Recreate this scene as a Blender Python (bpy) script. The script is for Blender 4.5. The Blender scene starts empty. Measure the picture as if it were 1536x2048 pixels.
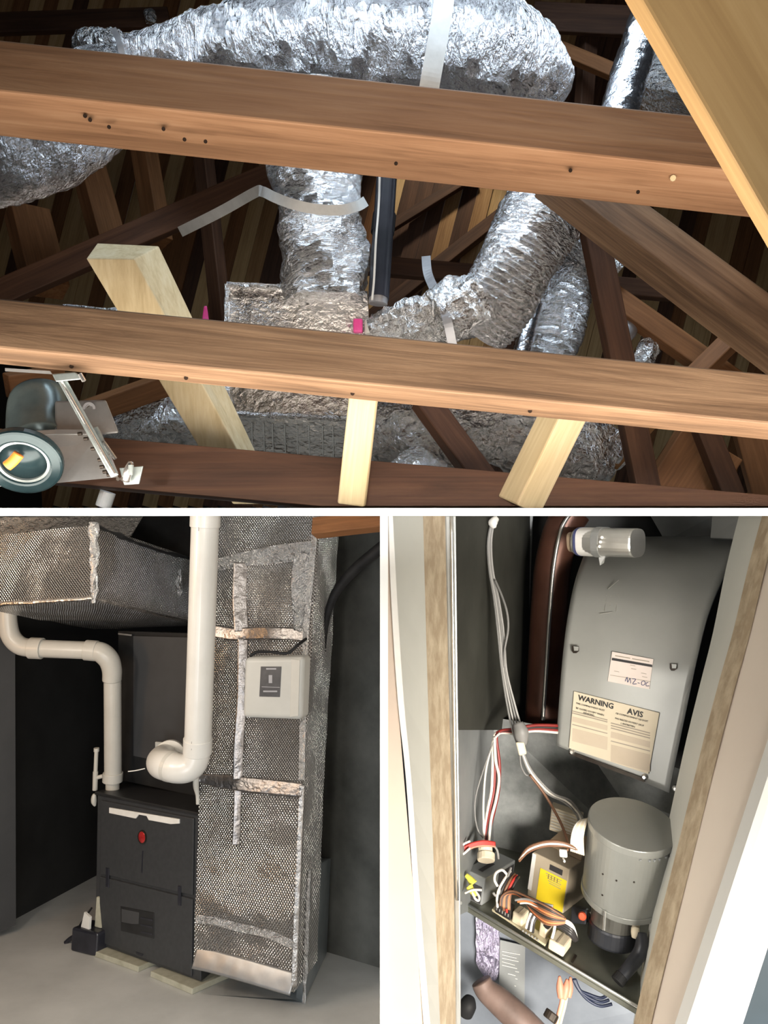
import bpy, math, random
from mathutils import Vector, Matrix, noise
random.seed(7)
V = Vector
scene = bpy.context.scene
C = scene.collection
# ------------------------------------------------------------------ camera, light, exposure
F, CZ = 1500.0, 2.6            # focal length in pixels of the 1536x2048 frame, camera height
cam_d = bpy.data.cameras.new('camera'); cam_d.sensor_fit = 'HORIZONTAL'; cam_d.sensor_width = 36.0
cam_d.lens = 36.0 * F / 1536.0; cam_d.clip_start = 0.02
cam = bpy.data.objects.new('camera', cam_d); C.objects.link(cam)
cam.location = (0, 0, CZ); cam.rotation_euler = (math.pi / 2, 0, 0)
scene.camera = cam
scene.view_settings.view_transform = 'Standard'; scene.view_settings.look = 'None'
scene.view_settings.exposure = 0.0; scene.view_settings.gamma = 1.0
scene.view_settings.use_curve_mapping = False
world = bpy.data.worlds.new('world'); scene.world = world; world.use_nodes = True
world.node_tree.nodes['Background'].inputs[0].default_value = (0.9, 0.93, 1.0, 1)
world.node_tree.nodes['Background'].inputs[1].default_value = 0.02

def area(name, loc, target, sx, sy, power, col=(1, 1, 1), spread=180):
    l = bpy.data.lights.new(name, 'AREA'); l.shape = 'RECTANGLE'; l.size = sx; l.size_y = sy
    l.energy = power; l.color = col; l.spread = math.radians(spread)
    o = bpy.data.objects.new(name, l); C.objects.link(o); o.location = loc
    o.rotation_euler = (V(target) - V(loc)).to_track_quat('-Z', 'Y').to_euler(); return o
def spot(name, loc, target, ang, power, col=(1, 1, 1), size=0.03, blend=0.5):
    l = bpy.data.lights.new(name, 'SPOT'); l.spot_size = math.radians(ang); l.spot_blend = blend
    l.energy = power; l.color = col; l.shadow_soft_size = size
    o = bpy.data.objects.new(name, l); C.objects.link(o); o.location = loc
    o.rotation_euler = (V(target) - V(loc)).to_track_quat('-Z', 'Y').to_euler(); return o
def P0(x, y, d): return V(((x - 768.0) / F * d, d, CZ + (1024.0 - y) / F * d))
# attic: a hand torch, plus unseen fills added for undersides, foil, rafter and planks
area('attic_floor_work_light', (0.0, 1.16, CZ + 0.0052), (0.0, 1.16, CZ + 1.1), 2.6, 0.4, 34, (1.0, 0.88, 0.76))  # added lamp brightening the beam undersides from below
spot('attic_torch', (-0.1, -0.1, CZ + 0.14), (0.05, 2.0, CZ + 1.1), 78, 2.5, (1.0, 0.96, 0.9), 0.05)
area('attic_hand_lamp', (0.05, -0.3, CZ + 0.26), (0.0, 2.0, CZ + 0.78), 0.7, 0.35, 0.8, (1.0, 0.95, 0.88), 56)  # unseen lamp added behind the camera for broad highlights on the foil
spot('attic_phone_light', (0.12, -0.1, CZ + 0.1), P0(1430, 210, 0.8), 34, 9, (1.0, 0.95, 0.86), 0.03, 0.6)  # extra spot added to brighten the near rafter
area('attic_vent_daylight', (0.2, 1.7, CZ + 2.1), (0.2, 2.15, CZ + 1.0), 1.5, 0.45, 20, (0.75, 0.88, 1.0), 130)  # cool fill added overhead for bluish highlights on the ducts
spot('attic_roof_gap_daylight', (0.45, 3.9, CZ + 2.95), P0(880, 470, 4.8), 46, 60, (1.0, 0.9, 0.72), 0.08, 0.6)  # added spot that lights the central roof planks
# basement: ceiling lamp in front of the furnace, daylight from a hatch, warm bulb of the next room
area('basement_ceiling_lamp', (-0.52, 0.5, CZ - 0.42), (-0.75, 3.3, CZ - 1.1), 0.3, 0.2, 13, (1.0, 0.95, 0.88), 150)
area('basement_hatch_daylight', (-1.3, 0.9, CZ - 1.5), (-0.9, 3.3, CZ - 1.9), 0.8, 1.0, 21, (0.88, 0.94, 1.0))
area('basement_next_room_bulb', (-2.75, 2.6, CZ - 0.55), (-1.5, 3.35, CZ - 0.32), 0.5, 0.4, 9, (1.0, 0.58, 0.28))
area('basement_wall_lamp', (-1.95, 2.3, CZ - 0.32), (-0.55, 3.65, CZ - 0.5), 0.3, 0.3, 14, (1.0, 0.88, 0.74))  # added lamp, placed for a bright reflection on the tall duct
# furnace closet: window light of the hallway
area('hallway_window_light', (0.72, -0.45, CZ - 0.62), (0.5, 1.6, CZ - 1.05), 0.9, 0.5, 24, (1.0, 0.93, 0.82), 76)
area('hallway_wall_washer', (0.0, -0.3, CZ), (0.0, 1.0, CZ), 1.8, 0.02, 0.5, (1.0, 0.98, 0.95), 7)  # thin lamp added only to whiten the slab's front edge

# ------------------------------------------------------------------ geometry helpers
CAM = V((0, 0, CZ))
def P(x, y, d): return V(((x - 768.0) / F * d, d, CZ + (1024.0 - y) / F * d))
def PX(p): return (768 + p.x / p.y * F, 1024 - (p.z - CZ) / p.y * F)
WM = {}
def obj(name, vf, mat, parent=None, label=None, cat=None, group=None, kind=None, smooth=False,
        bevel=0.0, frame=None, seg=2, solid=0.0):
    verts, faces = vf[0], vf[1]
    verts = [V(v) for v in verts]
    if frame is None:
        lo = V((min(v.x for v in verts), min(v.y for v in verts), min(v.z for v in verts)))
        hi = V((max(v.x for v in verts), max(v.y for v in verts), max(v.z for v in verts)))
        frame = Matrix.Translation(V(((lo.x + hi.x) / 2, (lo.y + hi.y) / 2, lo.z)))
        inv = frame.inverted(); verts = [inv @ v for v in verts]
    me = bpy.data.meshes.new(name); me.from_pydata(verts, [], faces)
    if len(vf) > 2 and vf[2]:
        uv = me.uv_layers.new(name='UVMap')
        for lp in me.loops: uv.data[lp.index].uv = vf[2][lp.vertex_index]
    me.materials.append(mat)
    if smooth:
        for p in me.polygons: p.use_smooth = True
    me.update()
    o = bpy.data.objects.new(name, me); C.objects.link(o)
    place(o, frame, parent); tag(o, label, cat, group, kind)
    if solid:
        m = o.modifiers.new('Solidify', 'SOLIDIFY'); m.thickness = solid; m.offset = 0
    if bevel:
        m = o.modifiers.new('Bevel', 'BEVEL'); m.width = bevel; m.segments = seg; m.limit_method = 'ANGLE'
    return o
def place(o, frame, parent):
    WM[o.name] = frame
    if parent is not None:
        o.parent = parent; o.matrix_parent_inverse = WM[parent.name].inverted()
    o.matrix_basis = frame
def tag(o, label=None, cat=None, group=None, kind=None):
    if label: o['label'] = label
    if cat: o['category'] = cat
    if group: o['group'] = group
    if kind: o['kind'] = kind
def thing(name, loc, label, cat, group=None, kind=None):
    o = bpy.data.objects.new(name, None); C.objects.link(o); o.empty_display_size = 0.05
    place(o, Matrix.Translation(loc), None); tag(o, label, cat, group, kind); return o
Q6 = [(0, 3, 2, 1), (4, 5, 6, 7), (0, 1, 5, 4), (1, 2, 6, 5), (2, 3, 7, 6), (3, 0, 4, 7)]
def hexa(p): return (p, Q6)      # front TL TR BR BL, back TL TR BR BL
def box(cx, cy, cz, sx, sy, sz):
    x, y, z = sx / 2, sy / 2, sz / 2
    return hexa([V((cx + a * x, cy + b * y, cz + c * z)) for a, b, c in
                 ((-1, -1, 1), (1, -1, 1), (1, -1, -1), (-1, -1, -1), (-1, 1, 1), (1, 1, 1), (1, 1, -1), (-1, 1, -1))])
def prism(pts, off):
    n = len(pts); pts = [V(p) for p in pts]; off = V(off)
    return (pts + [p + off for p in pts],
            [tuple(range(n - 1, -1, -1)), tuple(range(n, 2 * n))] + [(i, (i + 1) % n, n + (i + 1) % n, n + i) for i in range(n)])
def slab(px, th=0.02):           # polygon of (x, y, depth) with a thickness going away from the camera
    pts = [P(*q) for q in px]
    c = sum(pts, V()) / len(pts); n = (pts[1] - pts[0]).cross(pts[2] - pts[0]).normalized()
    if n.dot(c - CAM) < 0: n = -n
    return prism(pts, n * th)
def join(*parts):
    vs, fs = [], []
    for p in parts:
        k = len(vs); vs += list(p[0]); fs += [tuple(i + k for i in f) for f in p[1]]
    return (vs, fs)
def catmull(pts, sub):
    if len(pts) < 3 or sub <= 1: return [list(p) for p in pts]
    out = []
    for i in range(len(pts) - 1):
        p0 = pts[max(i - 1, 0)]; p1 = pts[i]; p2 = pts[i + 1]; p3 = pts[min(i + 2, len(pts) - 1)]
        for k in range(sub):
            t = k / sub
            out.append([0.5 * (2 * b + (c - a) * t + (2 * a - 5 * b + 4 * c - d) * t * t + (3 * b - a - 3 * c + d) * t ** 3)
                        for a, b, c, d in zip(p0, p1, p2, p3)])
    out.append(list(pts[-1])); return out
def tube(pts, rad, seg=12, sub=6, amp=0.0, freq=14.0, rings=None, cap=True, squash=1.0, seed=0.0, fine=0.0):
    """pts: world points; rad: one radius or one per point."""
    if not isinstance(rad, (list, tuple)): rad = [rad] * len(pts)
    data = catmull([list(p) + [r] for p, r in zip(pts, rad)], sub)
    c = [V(d[:3]) for d in data]; r = [d[3] for d in data]
    n = len(c); vs, fs, uv = [], [], []
    t0 = (c[1] - c[0]).normalized()
    u = t0.orthogonal().normalized(); run = 0
    for i in range(n):
        t = (c[min(i + 1, n - 1)] - c[max(i - 1, 0)]).normalized()
        u = (u - t * u.dot(t)).normalized(); w = t.cross(u)
        if i: run += (c[i] - c[i - 1]).length
        for k in range(seg):
            a = 2 * math.pi * k / seg; dirv = u * math.cos(a) + w * math.sin(a) * squash
            rr = r[i]
            p = c[i] + dirv * rr
            if amp or fine or rings:
                dd = 0
                if amp: dd += amp * noise.noise((p + V((seed, seed, 0))) * freq)
                if fine: dd += fine * (noise.noise(p * freq * 4.1 + V((seed, 3, 1))))
                if rings: dd += rings[1] * math.sin(run / rings[0] * 2 * math.pi + a * rings[2] + 2.5 * noise.noise(p * 9))
                p = p + dirv * dd
            vs.append(p); uv.append((run, a * rr))
    for i in range(n - 1):
        for k in range(seg):
            k2 = (k + 1) % seg
            fs.append((i * seg + k, i * seg + k2, (i + 1) * seg + k2, (i + 1) * seg + k))
    if cap: fs += [tuple(range(seg - 1, -1, -1)), tuple(range((n - 1) * seg, n * seg))]
    return (vs, fs, uv)
def cyl(a, b, r, seg=24, r2=None): return tube([a, b], [r, r if r2 is None else r2], seg, 1)
def ptube(px, r, **k):           # px: (x, y, depth[, radius in px])
    pts = [P(*q[:3]) for q in px]
    rad = [q[3] * q[2] / F for q in px] if len(px[0]) > 3 else r
    return tube(pts, rad, **k)
def ring_band(c, axis, ri, ro, width, seg=32):
    axis = axis.normalized(); u = axis.orthogonal().normalized(); w = axis.cross(u); vs, fs = [], []
    for s, r in ((-1, ri), (-1, ro), (1, ro), (1, ri)):
        for k in range(seg):
            a = 2 * math.pi * k / seg
            vs.append(c + axis * (s * width / 2) + (u * math.cos(a) + w * math.sin(a)) * r)
    for j in range(4):
        for k in range(seg):
            k2 = (k + 1) % seg; j2 = (j + 1) % 4
            fs.append((j * seg + k, j * seg + k2, j2 * seg + k2, j2 * seg + k))
    return (vs, fs)
def ribbon(px, w, th=0.002, sub=8):  # flat strap along (x, y, depth); w px wide, lying across the view
    data = catmull([list(P(*q)) + [w * q[2] / F] for q in px], sub)
    c = [V(d[:3]) for d in data]; n = len(c); vs, fs = [], []
    for i in range(n):
        t = (c[min(i + 1, n - 1)] - c[max(i - 1, 0)]).normalized(); v = (c[i] - CAM).normalized()
        s = t.cross(v).normalized() * (data[i][3] / 2); b = s.cross(t).normalized() * th
        if b.dot(v) < 0: b = -b
        vs += [c[i] + s, c[i] - s, c[i] - s + b, c[i] + s + b]
    for i in range(n - 1):
        for k in range(4): fs.append((4 * i + k, 4 * i + (k + 1) % 4, 4 * i + 4 + (k + 1) % 4, 4 * i + 4 + k))
    fs += [(3, 2, 1, 0), (4 * n - 4, 4 * n - 3, 4 * n - 2, 4 * n - 1)]
    return (vs, fs)
def patchbox(p, step=0.02, amp=0.004, freq=9.0, seed=0.0):
    """eight corners like hexa(); every face a fine grid with metre UVs and crumpled by one 3D noise field"""
    vs, fs, uv = [], [], []
    for q in Q6:
        a, b, c, d = [p[i] for i in q]
        nu = max(1, min(90, int((b - a).length / step))); nv = max(1, min(120, int((d - a).length / step)))
        k0 = len(vs); nn = (b - a).cross(d - a).normalized()
        lu, lv = (b - a).length, (d - a).length
        up = abs(nn.z) < 0.7 and abs((b - a).normalized().z) > 0.6
        for j in range(nv + 1):
            for i in range(nu + 1):
                s, t = i / nu, j / nv
                m = a * (1 - s) * (1 - t) + b * s * (1 - t) + c * s * t + d * (1 - s) * t
                e = noise.noise_vector(m * freq + V((seed, 0, seed))) * amp
                vs.append(m + e)
                uv.append((t * lv, s * lu) if up else (s * lu, t * lv))
        for j in range(nv):
            for i in range(nu):
                g = k0 + j * (nu + 1) + i
                fs.append((g, g + 1, g + nu + 2, g + nu + 1))
    return (vs, fs, uv)
def sheet(rows, sub=6, nu=12, amp=0.0, freq=8.0):
    """rows: list of lists of world points; smooth grid surface"""
    cols = [catmull([list(r[j]) for r in rows], sub) for j in range(len(rows[0]))]
    lines = [catmull([c[i] for c in cols], nu) for i in range(len(cols[0]))]
    vs, fs = [], []; m = len(lines[0])
    for l in lines:
        for q in l:
            v = V(q)
            if amp: v += noise.noise_vector(v * freq) * amp
            vs.append(v)
    for i in range(len(lines) - 1):
        for j in range(m - 1): fs.append((i * m + j, i * m + j + 1, (i + 1) * m + j + 1, (i + 1) * m + j))
    return (vs, fs)
def timber(name, a, b, w1, w2, phi, mat, label, cat='beam', group=None, bevel=0.004, parent=None, lock=None):
    """a, b: (x, y, depth) ends of the arris nearest the viewer; w1/w2: apparent widths of the two faces beside it"""
    A, B = P(*a), P(*b); D = (B - A).normalized(); mid = (A + B) / 2; v = (mid - CAM).normalized()
    up = D.cross(v).normalized(); back = up.cross(D); ph = math.radians(phi); dm = mid.y
    v1 = up * math.cos(ph) + back * math.sin(ph); v2 = -up * math.sin(ph) + back * math.cos(ph)
    L1 = w1 * dm / (F * math.cos(ph)); L2 = w2 * dm / (F * math.sin(ph)) if lock is None else lock
    fr = Matrix((( D.x, v2.x, v1.x, A.x), (D.y, v2.y, v1.y, A.y), (D.z, v2.z, v1.z, A.z), (0, 0, 0, 1)))
    L = (B - A).length; n = max(2, int(L / 0.12)); vs, fs = [], []
    sd = random.random() * 50
    for i in range(n + 1):
        x = L * i / n
        for (y, z) in ((0, 0), (L2, 0), (L2, L1), (0, L1)):
            e = 0.0018 * noise.noise(V((x * 5 + sd, y * 30, z * 30)))
            vs.append(V((x, y + e, z + e)))
    for i in range(n):
        for k in range(4): fs.append((4 * i + k, 4 * i + 4 + k, 4 * i + 4 + (k + 1) % 4, 4 * i + (k + 1) % 4))
    fs += [(0, 1, 2, 3), (4 * n + 3, 4 * n + 2, 4 * n + 1, 4 * n)]
    o = obj(name, (vs, fs), mat, parent, label, cat, group, bevel=bevel, frame=fr)
    return o
def nail(parent, x, y, d, r=0.004, mat=None):
    p = P(x, y, d); v = (p - CAM).normalized()
    obj('nail', cyl(p - v * 0.001, p + v * 0.02, r, 8), mat or M['nail_hole'], parent)
def hit(vf, x, y, lift=0.0):
    from mathutils.bvhtree import BVHTree
    key = id(vf)
    if key not in _bvh: _bvh[key] = (BVHTree.FromPolygons([tuple(v) for v in vf[0]], [tuple(f) for f in vf[1]]), vf)
    d = (P(x, y, 1) - CAM).normalized(); loc, n, i, t = _bvh[key][0].ray_cast(CAM, d)
    if loc is None: return None, None
    if n.dot(d) > 0: n = -n
    return loc + n * lift, n
_bvh = {}
def text(s, org, xd, yd, size, mat, parent, name='lettering', lift=0.0006, bold=0.0):
    cu = bpy.data.curves.new('txt', 'FONT'); cu.body = s; cu.size = size; cu.extrude = 0.0002; cu.offset = bold; cu.resolution_u = 2
    t = bpy.data.objects.new('txt', cu); C.objects.link(t); bpy.context.view_layer.update()
    me = bpy.data.meshes.new_from_object(t); bpy.data.objects.remove(t); bpy.data.curves.remove(cu)
    xd = xd.normalized(); n = xd.cross(yd).normalized(); yd = n.cross(xd)
    vs = [org + xd * v.co.x + yd * v.co.y + n * (v.co.z + lift) for v in me.vertices]
    fs = [tuple(p.vertices) for p in me.polygons]; bpy.data.meshes.remove(me)
    return obj(name, (vs, fs), mat, parent)

# ------------------------------------------------------------------ materials
M = {}
def mat(name, col, rough=0.6, metal=0.0, spec=0.5):
    m = bpy.data.materials.new(name); m.use_nodes = True; b = m.node_tree.nodes['Principled BSDF']
    b.inputs['Base Color'].default_value = (*col, 1); b.inputs['Roughness'].default_value = rough
    b.inputs['Metallic'].default_value = metal; b.inputs['Specular IOR Level'].default_value = spec
    M[name] = m; return m, m.node_tree, b
def nd(nt, t, **k):
    n = nt.nodes.new(t)
    for a, v in k.items():
        if a in n.inputs: n.inputs[a].default_value = v
        else: setattr(n, a, v)
    return n
def coords(nt, kind='Object', scale=(1, 1, 1), rot=(0, 0, 0)):
    tc = nd(nt, 'ShaderNodeTexCoord'); mp = nd(nt, 'ShaderNodeMapping')
    mp.inputs['Scale'].default_value = scale; mp.inputs['Rotation'].default_value = rot
    nt.links.new(tc.outputs[kind], mp.inputs['Vector']); return mp.outputs[0]
def ramp(nt, fac, stops):
    r = nd(nt, 'ShaderNodeValToRGB'); e = r.color_ramp.elements
    while len(e) < len(stops): e.new(0.5)
    for el, (p, c) in zip(e, stops): el.position = p; el.color = (*c, 1)
    nt.links.new(fac, r.inputs[0]); return r.outputs[0]
def bump(nt, b, h, strength, dist):
    n = nd(nt, 'ShaderNodeBump'); n.inputs['Strength'].default_value = strength; n.inputs['Distance'].default_value = dist
    nt.links.new(h, n.inputs['Height'])
    nt.links.new(n.outputs[0], b.inputs['Normal']); return n
def wood(name, dark, mid, light, rough=0.65, grain=1.0, spec=0.3):
    m, nt, b = mat(name, mid, rough, 0, spec)
    v = coords(nt, 'Object', (1.6, 22, 22)); n1 = nd(nt, 'ShaderNodeTexNoise', Scale=1.5, Detail=7.0, Roughness=0.65)
    n1.inputs['Distortion'].default_value = 0.6; nt.links.new(v, n1.inputs['Vector'])
    v2 = coords(nt, 'Object', (0.7, 90, 90)); n2 = nd(nt, 'ShaderNodeTexNoise', Scale=1.4, Detail=4.0)
    nt.links.new(v2, n2.inputs['Vector'])
    v3 = coords(nt, 'Object', (1.3, 6, 6)); n3 = nd(nt, 'ShaderNodeTexNoise', Scale=1.2, Detail=3.0)
    nt.links.new(v3, n3.inputs['Vector'])
    ad = nd(nt, 'ShaderNodeMath', operation='MULTIPLY_ADD'); nt.links.new(n2.outputs[0], ad.inputs[0]); ad.inputs[1].default_value = 0.45
    nt.links.new(n1.outputs[0], ad.inputs[2])
    ad2 = nd(nt, 'ShaderNodeMath', operation='MULTIPLY_ADD'); nt.links.new(n3.outputs[0], ad2.inputs[0]); ad2.inputs[1].default_value = 0.6
    nt.links.new(ad.outputs[0], ad2.inputs[2])
    c = ramp(nt, ad2.outputs[0], [(0.72, dark), (1.02, mid), (1.3, light)] if False else [(0.0, dark), (0.5, mid), (1.0, light)])
    mr = nd(nt, 'ShaderNodeMapRange'); mr.inputs[1].default_value = 0.72; mr.inputs[2].default_value = 1.33
    nt.links.new(ad2.outputs[0], mr.inputs[0])
    rn = [n for n in nt.nodes if n.type == 'VALTORGB'][0]; nt.links.new(mr.outputs[0], rn.inputs[0])
    nt.links.new(c, b.inputs['Base Color']); bump(nt, b, ad.outputs[0], 0.25 * grain, 0.004); return m
def foil(name, col, rough, scale=1.0, strength=0.9, dist=0.02, stretch=(1, 1, 1)):
    m, nt, b = mat(name, col, rough, 1.0)
    v = coords(nt, 'Object', tuple(s * scale for s in stretch))
    a = nd(nt, 'ShaderNodeTexVoronoi', Scale=16.0); a.feature = 'F1'; a.distance = 'EUCLIDEAN'
    n0 = nd(nt, 'ShaderNodeTexNoise', Scale=9.0, Detail=5.0, Roughness=0.6); nt.links.new(v, n0.inputs['Vector'])
    mx = nd(nt, 'ShaderNodeVectorMath', operation='MULTIPLY_ADD'); nt.links.new(n0.outputs['Color'], mx.inputs[0])
    mx.inputs[1].default_value = (0.25, 0.25, 0.25); nt.links.new(v, mx.inputs[2]); nt.links.new(mx.outputs[0], a.inputs['Vector'])
    n1 = nd(nt, 'ShaderNodeTexNoise', Scale=38.0, Detail=6.0, Roughness=0.7); nt.links.new(v, n1.inputs['Vector'])
    ad = nd(nt, 'ShaderNodeMath', operation='MULTIPLY_ADD'); nt.links.new(n1.outputs[0], ad.inputs[0]); ad.inputs[1].default_value = 0.55
    nt.links.new(a.outputs[0], ad.inputs[2]); bump(nt, b, ad.outputs[0], strength, dist); return m
def bubble(name, col, rough, pitch=0.0125, strength=0.75):
    m, nt, b = mat(name, col, rough, 1.0)
    v = coords(nt, 'UV', (1 / pitch, 0.8 / pitch, 1), (0, 0, math.radians(45)))
    a = nd(nt, 'ShaderNodeTexVoronoi', Scale=1.0); a.voronoi_dimensions = '2D'; a.inputs['Randomness'].default_value = 0.0
    nt.links.new(v, a.inputs['Vector'])
    r = ramp(nt, a.outputs[0], [(0.0, (1, 1, 1)), (0.38, (0.75, 0.75, 0.75)), (0.62, (0, 0, 0))])
    v2 = coords(nt, 'Object', (1, 1, 1)); n1 = nd(nt, 'ShaderNodeTexNoise', Scale=7.0, Detail=3.0); nt.links.new(v2, n1.inputs['Vector'])
    ad = nd(nt, 'ShaderNodeMath', operation='MULTIPLY_ADD'); nt.links.new(n1.outputs[0], ad.inputs[0]); ad.inputs[1].default_value = 0.9
    nt.links.new(r, ad.inputs[2]); bump(nt, b, ad.outputs[0], strength, 0.009); return m
def mottled(name, c1, c2, rough=0.5, metal=0.0, scale=6.0, bstr=0.05, detail=5.0, spec=0.5, lo=0.35, hi=0.65, stretch=(1, 1, 1), dist=0.004):
    m, nt, b = mat(name, c1, rough, metal, spec)
    v = coords(nt, 'Object', stretch); n = nd(nt, 'ShaderNodeTexNoise', Scale=scale, Detail=detail, Roughness=0.62); nt.links.new(v, n.inputs['Vector'])
    nt.links.new(ramp(nt, n.outputs[0], [(lo, c1), (hi, c2)]), b.inputs['Base Color'])
    if bstr: bump(nt, b, n.outputs[0], bstr, dist)
    return m
wood('wood_dark', (0.04, 0.018, 0.01), (0.085, 0.039, 0.021), (0.14, 0.067, 0.036))
wood('wood_tie', (0.16, 0.082, 0.042), (0.305, 0.165, 0.088), (0.41, 0.245, 0.14))
wood('wood_tie_grain', (0.055, 0.033, 0.02), (0.185, 0.112, 0.065), (0.31, 0.2, 0.12), grain=2.0)
wood('wood_orange', (0.13, 0.055, 0.02), (0.23, 0.1, 0.038), (0.33, 0.155, 0.065))
wood('wood_light_plank', (0.36, 0.22, 0.09), (0.55, 0.36, 0.17), (0.68, 0.47, 0.25))
wood('wood_pale', (0.52, 0.40, 0.22), (0.68, 0.56, 0.34), (0.78, 0.68, 0.47), 0.7, 0.6)
wood('wood_plank', (0.2, 0.10, 0.04), (0.36, 0.2, 0.085), (0.52, 0.32, 0.15))
wood('wood_near', (0.44, 0.27, 0.11), (0.56, 0.36, 0.155), (0.64, 0.43, 0.2), 0.6, 0.4)
def upright(name, src, rot):
    m = M[src].copy(); m.name = name; M[name] = m
    for n in m.node_tree.nodes:
        if n.type == 'MAPPING':
            sc = n.inputs['Scale'].default_value; n.inputs['Scale'].default_value = (sc[1], sc[1], sc[0]); n.inputs['Rotation'].default_value = rot
upright('wood_pale_upright', 'wood_pale', (0, math.radians(28), 0))
foil('foil_crumpled', (0.86, 0.87, 0.88), 0.14, 1.3, 1.0, 0.024)
foil('foil_ribbed', (0.80, 0.81, 0.83), 0.2, 1.6, 0.85, 0.018, (1, 1, 3.2))
foil('foil_vertical_creases', (0.82, 0.82, 0.84), 0.22, 1.5, 0.9, 0.02, (2.6, 2.6, 0.6))
foil('foil_tape', (0.62, 0.6, 0.58), 0.26, 1.6, 0.5, 0.012)
foil('tape_dark', (0.33, 0.31, 0.30), 0.3, 1.6, 0.35, 0.008)  # tape colour darkened for the dark surroundings it reflects
foil('foil_smooth', (0.8, 0.82, 0.86), 0.25, 2.0, 0.35, 0.01)
bubble('bubble_foil', (0.58, 0.57, 0.555), 0.16, 0.0100, 1.0)
bubble('bubble_foil_soft', (0.5, 0.49, 0.44), 0.38, 0.0125, 0.45)
mottled('strap_white', (0.62, 0.62, 0.60), (0.72, 0.72, 0.70), 0.45, 0.0, 20, 0.02)
mottled('strap_grey', (0.4, 0.4, 0.42), (0.5, 0.5, 0.52), 0.4, 0.6, 20, 0.02)
mottled('galvanised', (0.46, 0.47, 0.47), (0.58, 0.59, 0.59), 0.42, 0.75, 14, 0.05)
mottled('galvanised_dull', (0.25, 0.265, 0.26), (0.36, 0.375, 0.37), 0.5, 0.25, 9, 0.05)
mottled('galvanised_speckled', (0.30, 0.31, 0.32), (0.46, 0.46, 0.47), 0.45, 0.35, 26, 0.12, 8.0)
mottled('black_plastic', (0.012, 0.013, 0.018), (0.03, 0.03, 0.04), 0.35, 0, 8, 0.02)
mottled('black_rubber', (0.010, 0.010, 0.011), (0.02, 0.02, 0.021), 0.6, 0, 10, 0.05, spec=0.2)
mottled('steel_dark', (0.03, 0.022, 0.018), (0.06, 0.05, 0.04), 0.5, 0.6, 30, 0)
mottled('steel_bright', (0.72, 0.72, 0.7), (0.85, 0.85, 0.83), 0.25, 0.9, 30, 0.02)
mottled('zinc', (0.26, 0.31, 0.31), (0.38, 0.43, 0.43), 0.35, 0.6, 30, 0.05)
mottled('pink_plastic', (0.85, 0.06, 0.32), (0.95, 0.12, 0.42), 0.5, 0, 20, 0.02)
mottled('white_plastic', (0.74, 0.73, 0.68), (0.82, 0.81, 0.77), 0.4, 0, 10, 0.01)
mottled('orange_plastic', (0.9, 0.22, 0.03), (1.0, 0.3, 0.05), 0.45, 0, 20, 0.02)
mottled('teal_glass', (0.12, 0.16, 0.17), (0.24, 0.31, 0.31), 0.22, 0.35, 5, 0.03)
mottled('dark_teal', (0.012, 0.028, 0.034), (0.03, 0.055, 0.062), 0.25, 0.3, 8, 0.02)
mottled('white_paint', (0.86, 0.86, 0.84), (0.88, 0.88, 0.86), 0.6, 0, 4, 0.01)
mottled('nail_hole', (0.012, 0.008, 0.006), (0.03, 0.02, 0.015), 0.9, 0, 30, 0, spec=0.05)
mottled('attic_board', (0.46, 0.42, 0.36), (0.58, 0.53, 0.46), 0.7, 0, 5, 0.02)
# ------------------------------------------------------------------ the shell between the three places
NEAR, FAR = 0.8, 7.5
T = 16.0 * NEAR / F
obj('ceiling', box(0, (NEAR + FAR) / 2, CZ, 7.0, FAR - NEAR, T), M['white_paint'],
    label='white floor slab between the attic above and the rooms below', kind='structure')
NW = 1.0
TW = 16.0 * NW / F
obj('wall_middle', box(0, (NW + FAR) / 2, CZ - 1.9 - T / 2, TW, FAR - NW, 3.8), M['white_paint'],
    label='white partition wall between the basement and the furnace closet', kind='structure')
obj('floor', box(0, (1.0 + FAR) / 2, CZ + T / 2 + 0.0004, 6.9, FAR - 1.0, 0.0007), M['attic_board'],  # thin hidden layer added to control light bounced into the foil
    label='pale boarded attic floor under the lowest beam', kind='structure')
# roof boarding behind everything in the attic
roof = thing('roof', P(768, 500, 4.8), 'board roof deck of close narrow planks behind the ducts', None, kind='structure')
DP = 4.8
pw = 30 * DP / F
pl_m = []
for mname in ('wood_plank', 'wood_dark', 'wood_orange', 'wood_light_plank'):
    me = bpy.data.meshes.new('plank'); b = box(0, 0, 0, 1, 1, 1)
    me.from_pydata([V((v.x * 4.17, v.y * 0.022, v.z * pw * 0.95)) for v in b[0]], [], b[1]); me.materials.append(M[mname]); pl_m.append(me)
for i in range(108):
    xb = -960 + i * 30
    A, B = P(xb, 1015, DP), P(xb + 320, -250, DP)
    D = (B - A).normalized(); fw = V((0, 1, 0)); sd = D.cross(fw).normalized()
    o = bpy.data.objects.new('plank', pl_m[(0, 3, 1, 0, 2, 3, 1, 2)[random.randrange(8)]]); C.objects.link(o)
    off = V((0, random.uniform(-0.012, 0.012), 0))
    c = (A + B) / 2 + off 
    fr = Matrix(((D.x, fw.x, sd.x, c.x), (D.y, fw.y, sd.y, c.y), (D.z, fw.z, sd.z, c.z), (0, 0, 0, 1)))
    place(o, fr, roof)

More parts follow.
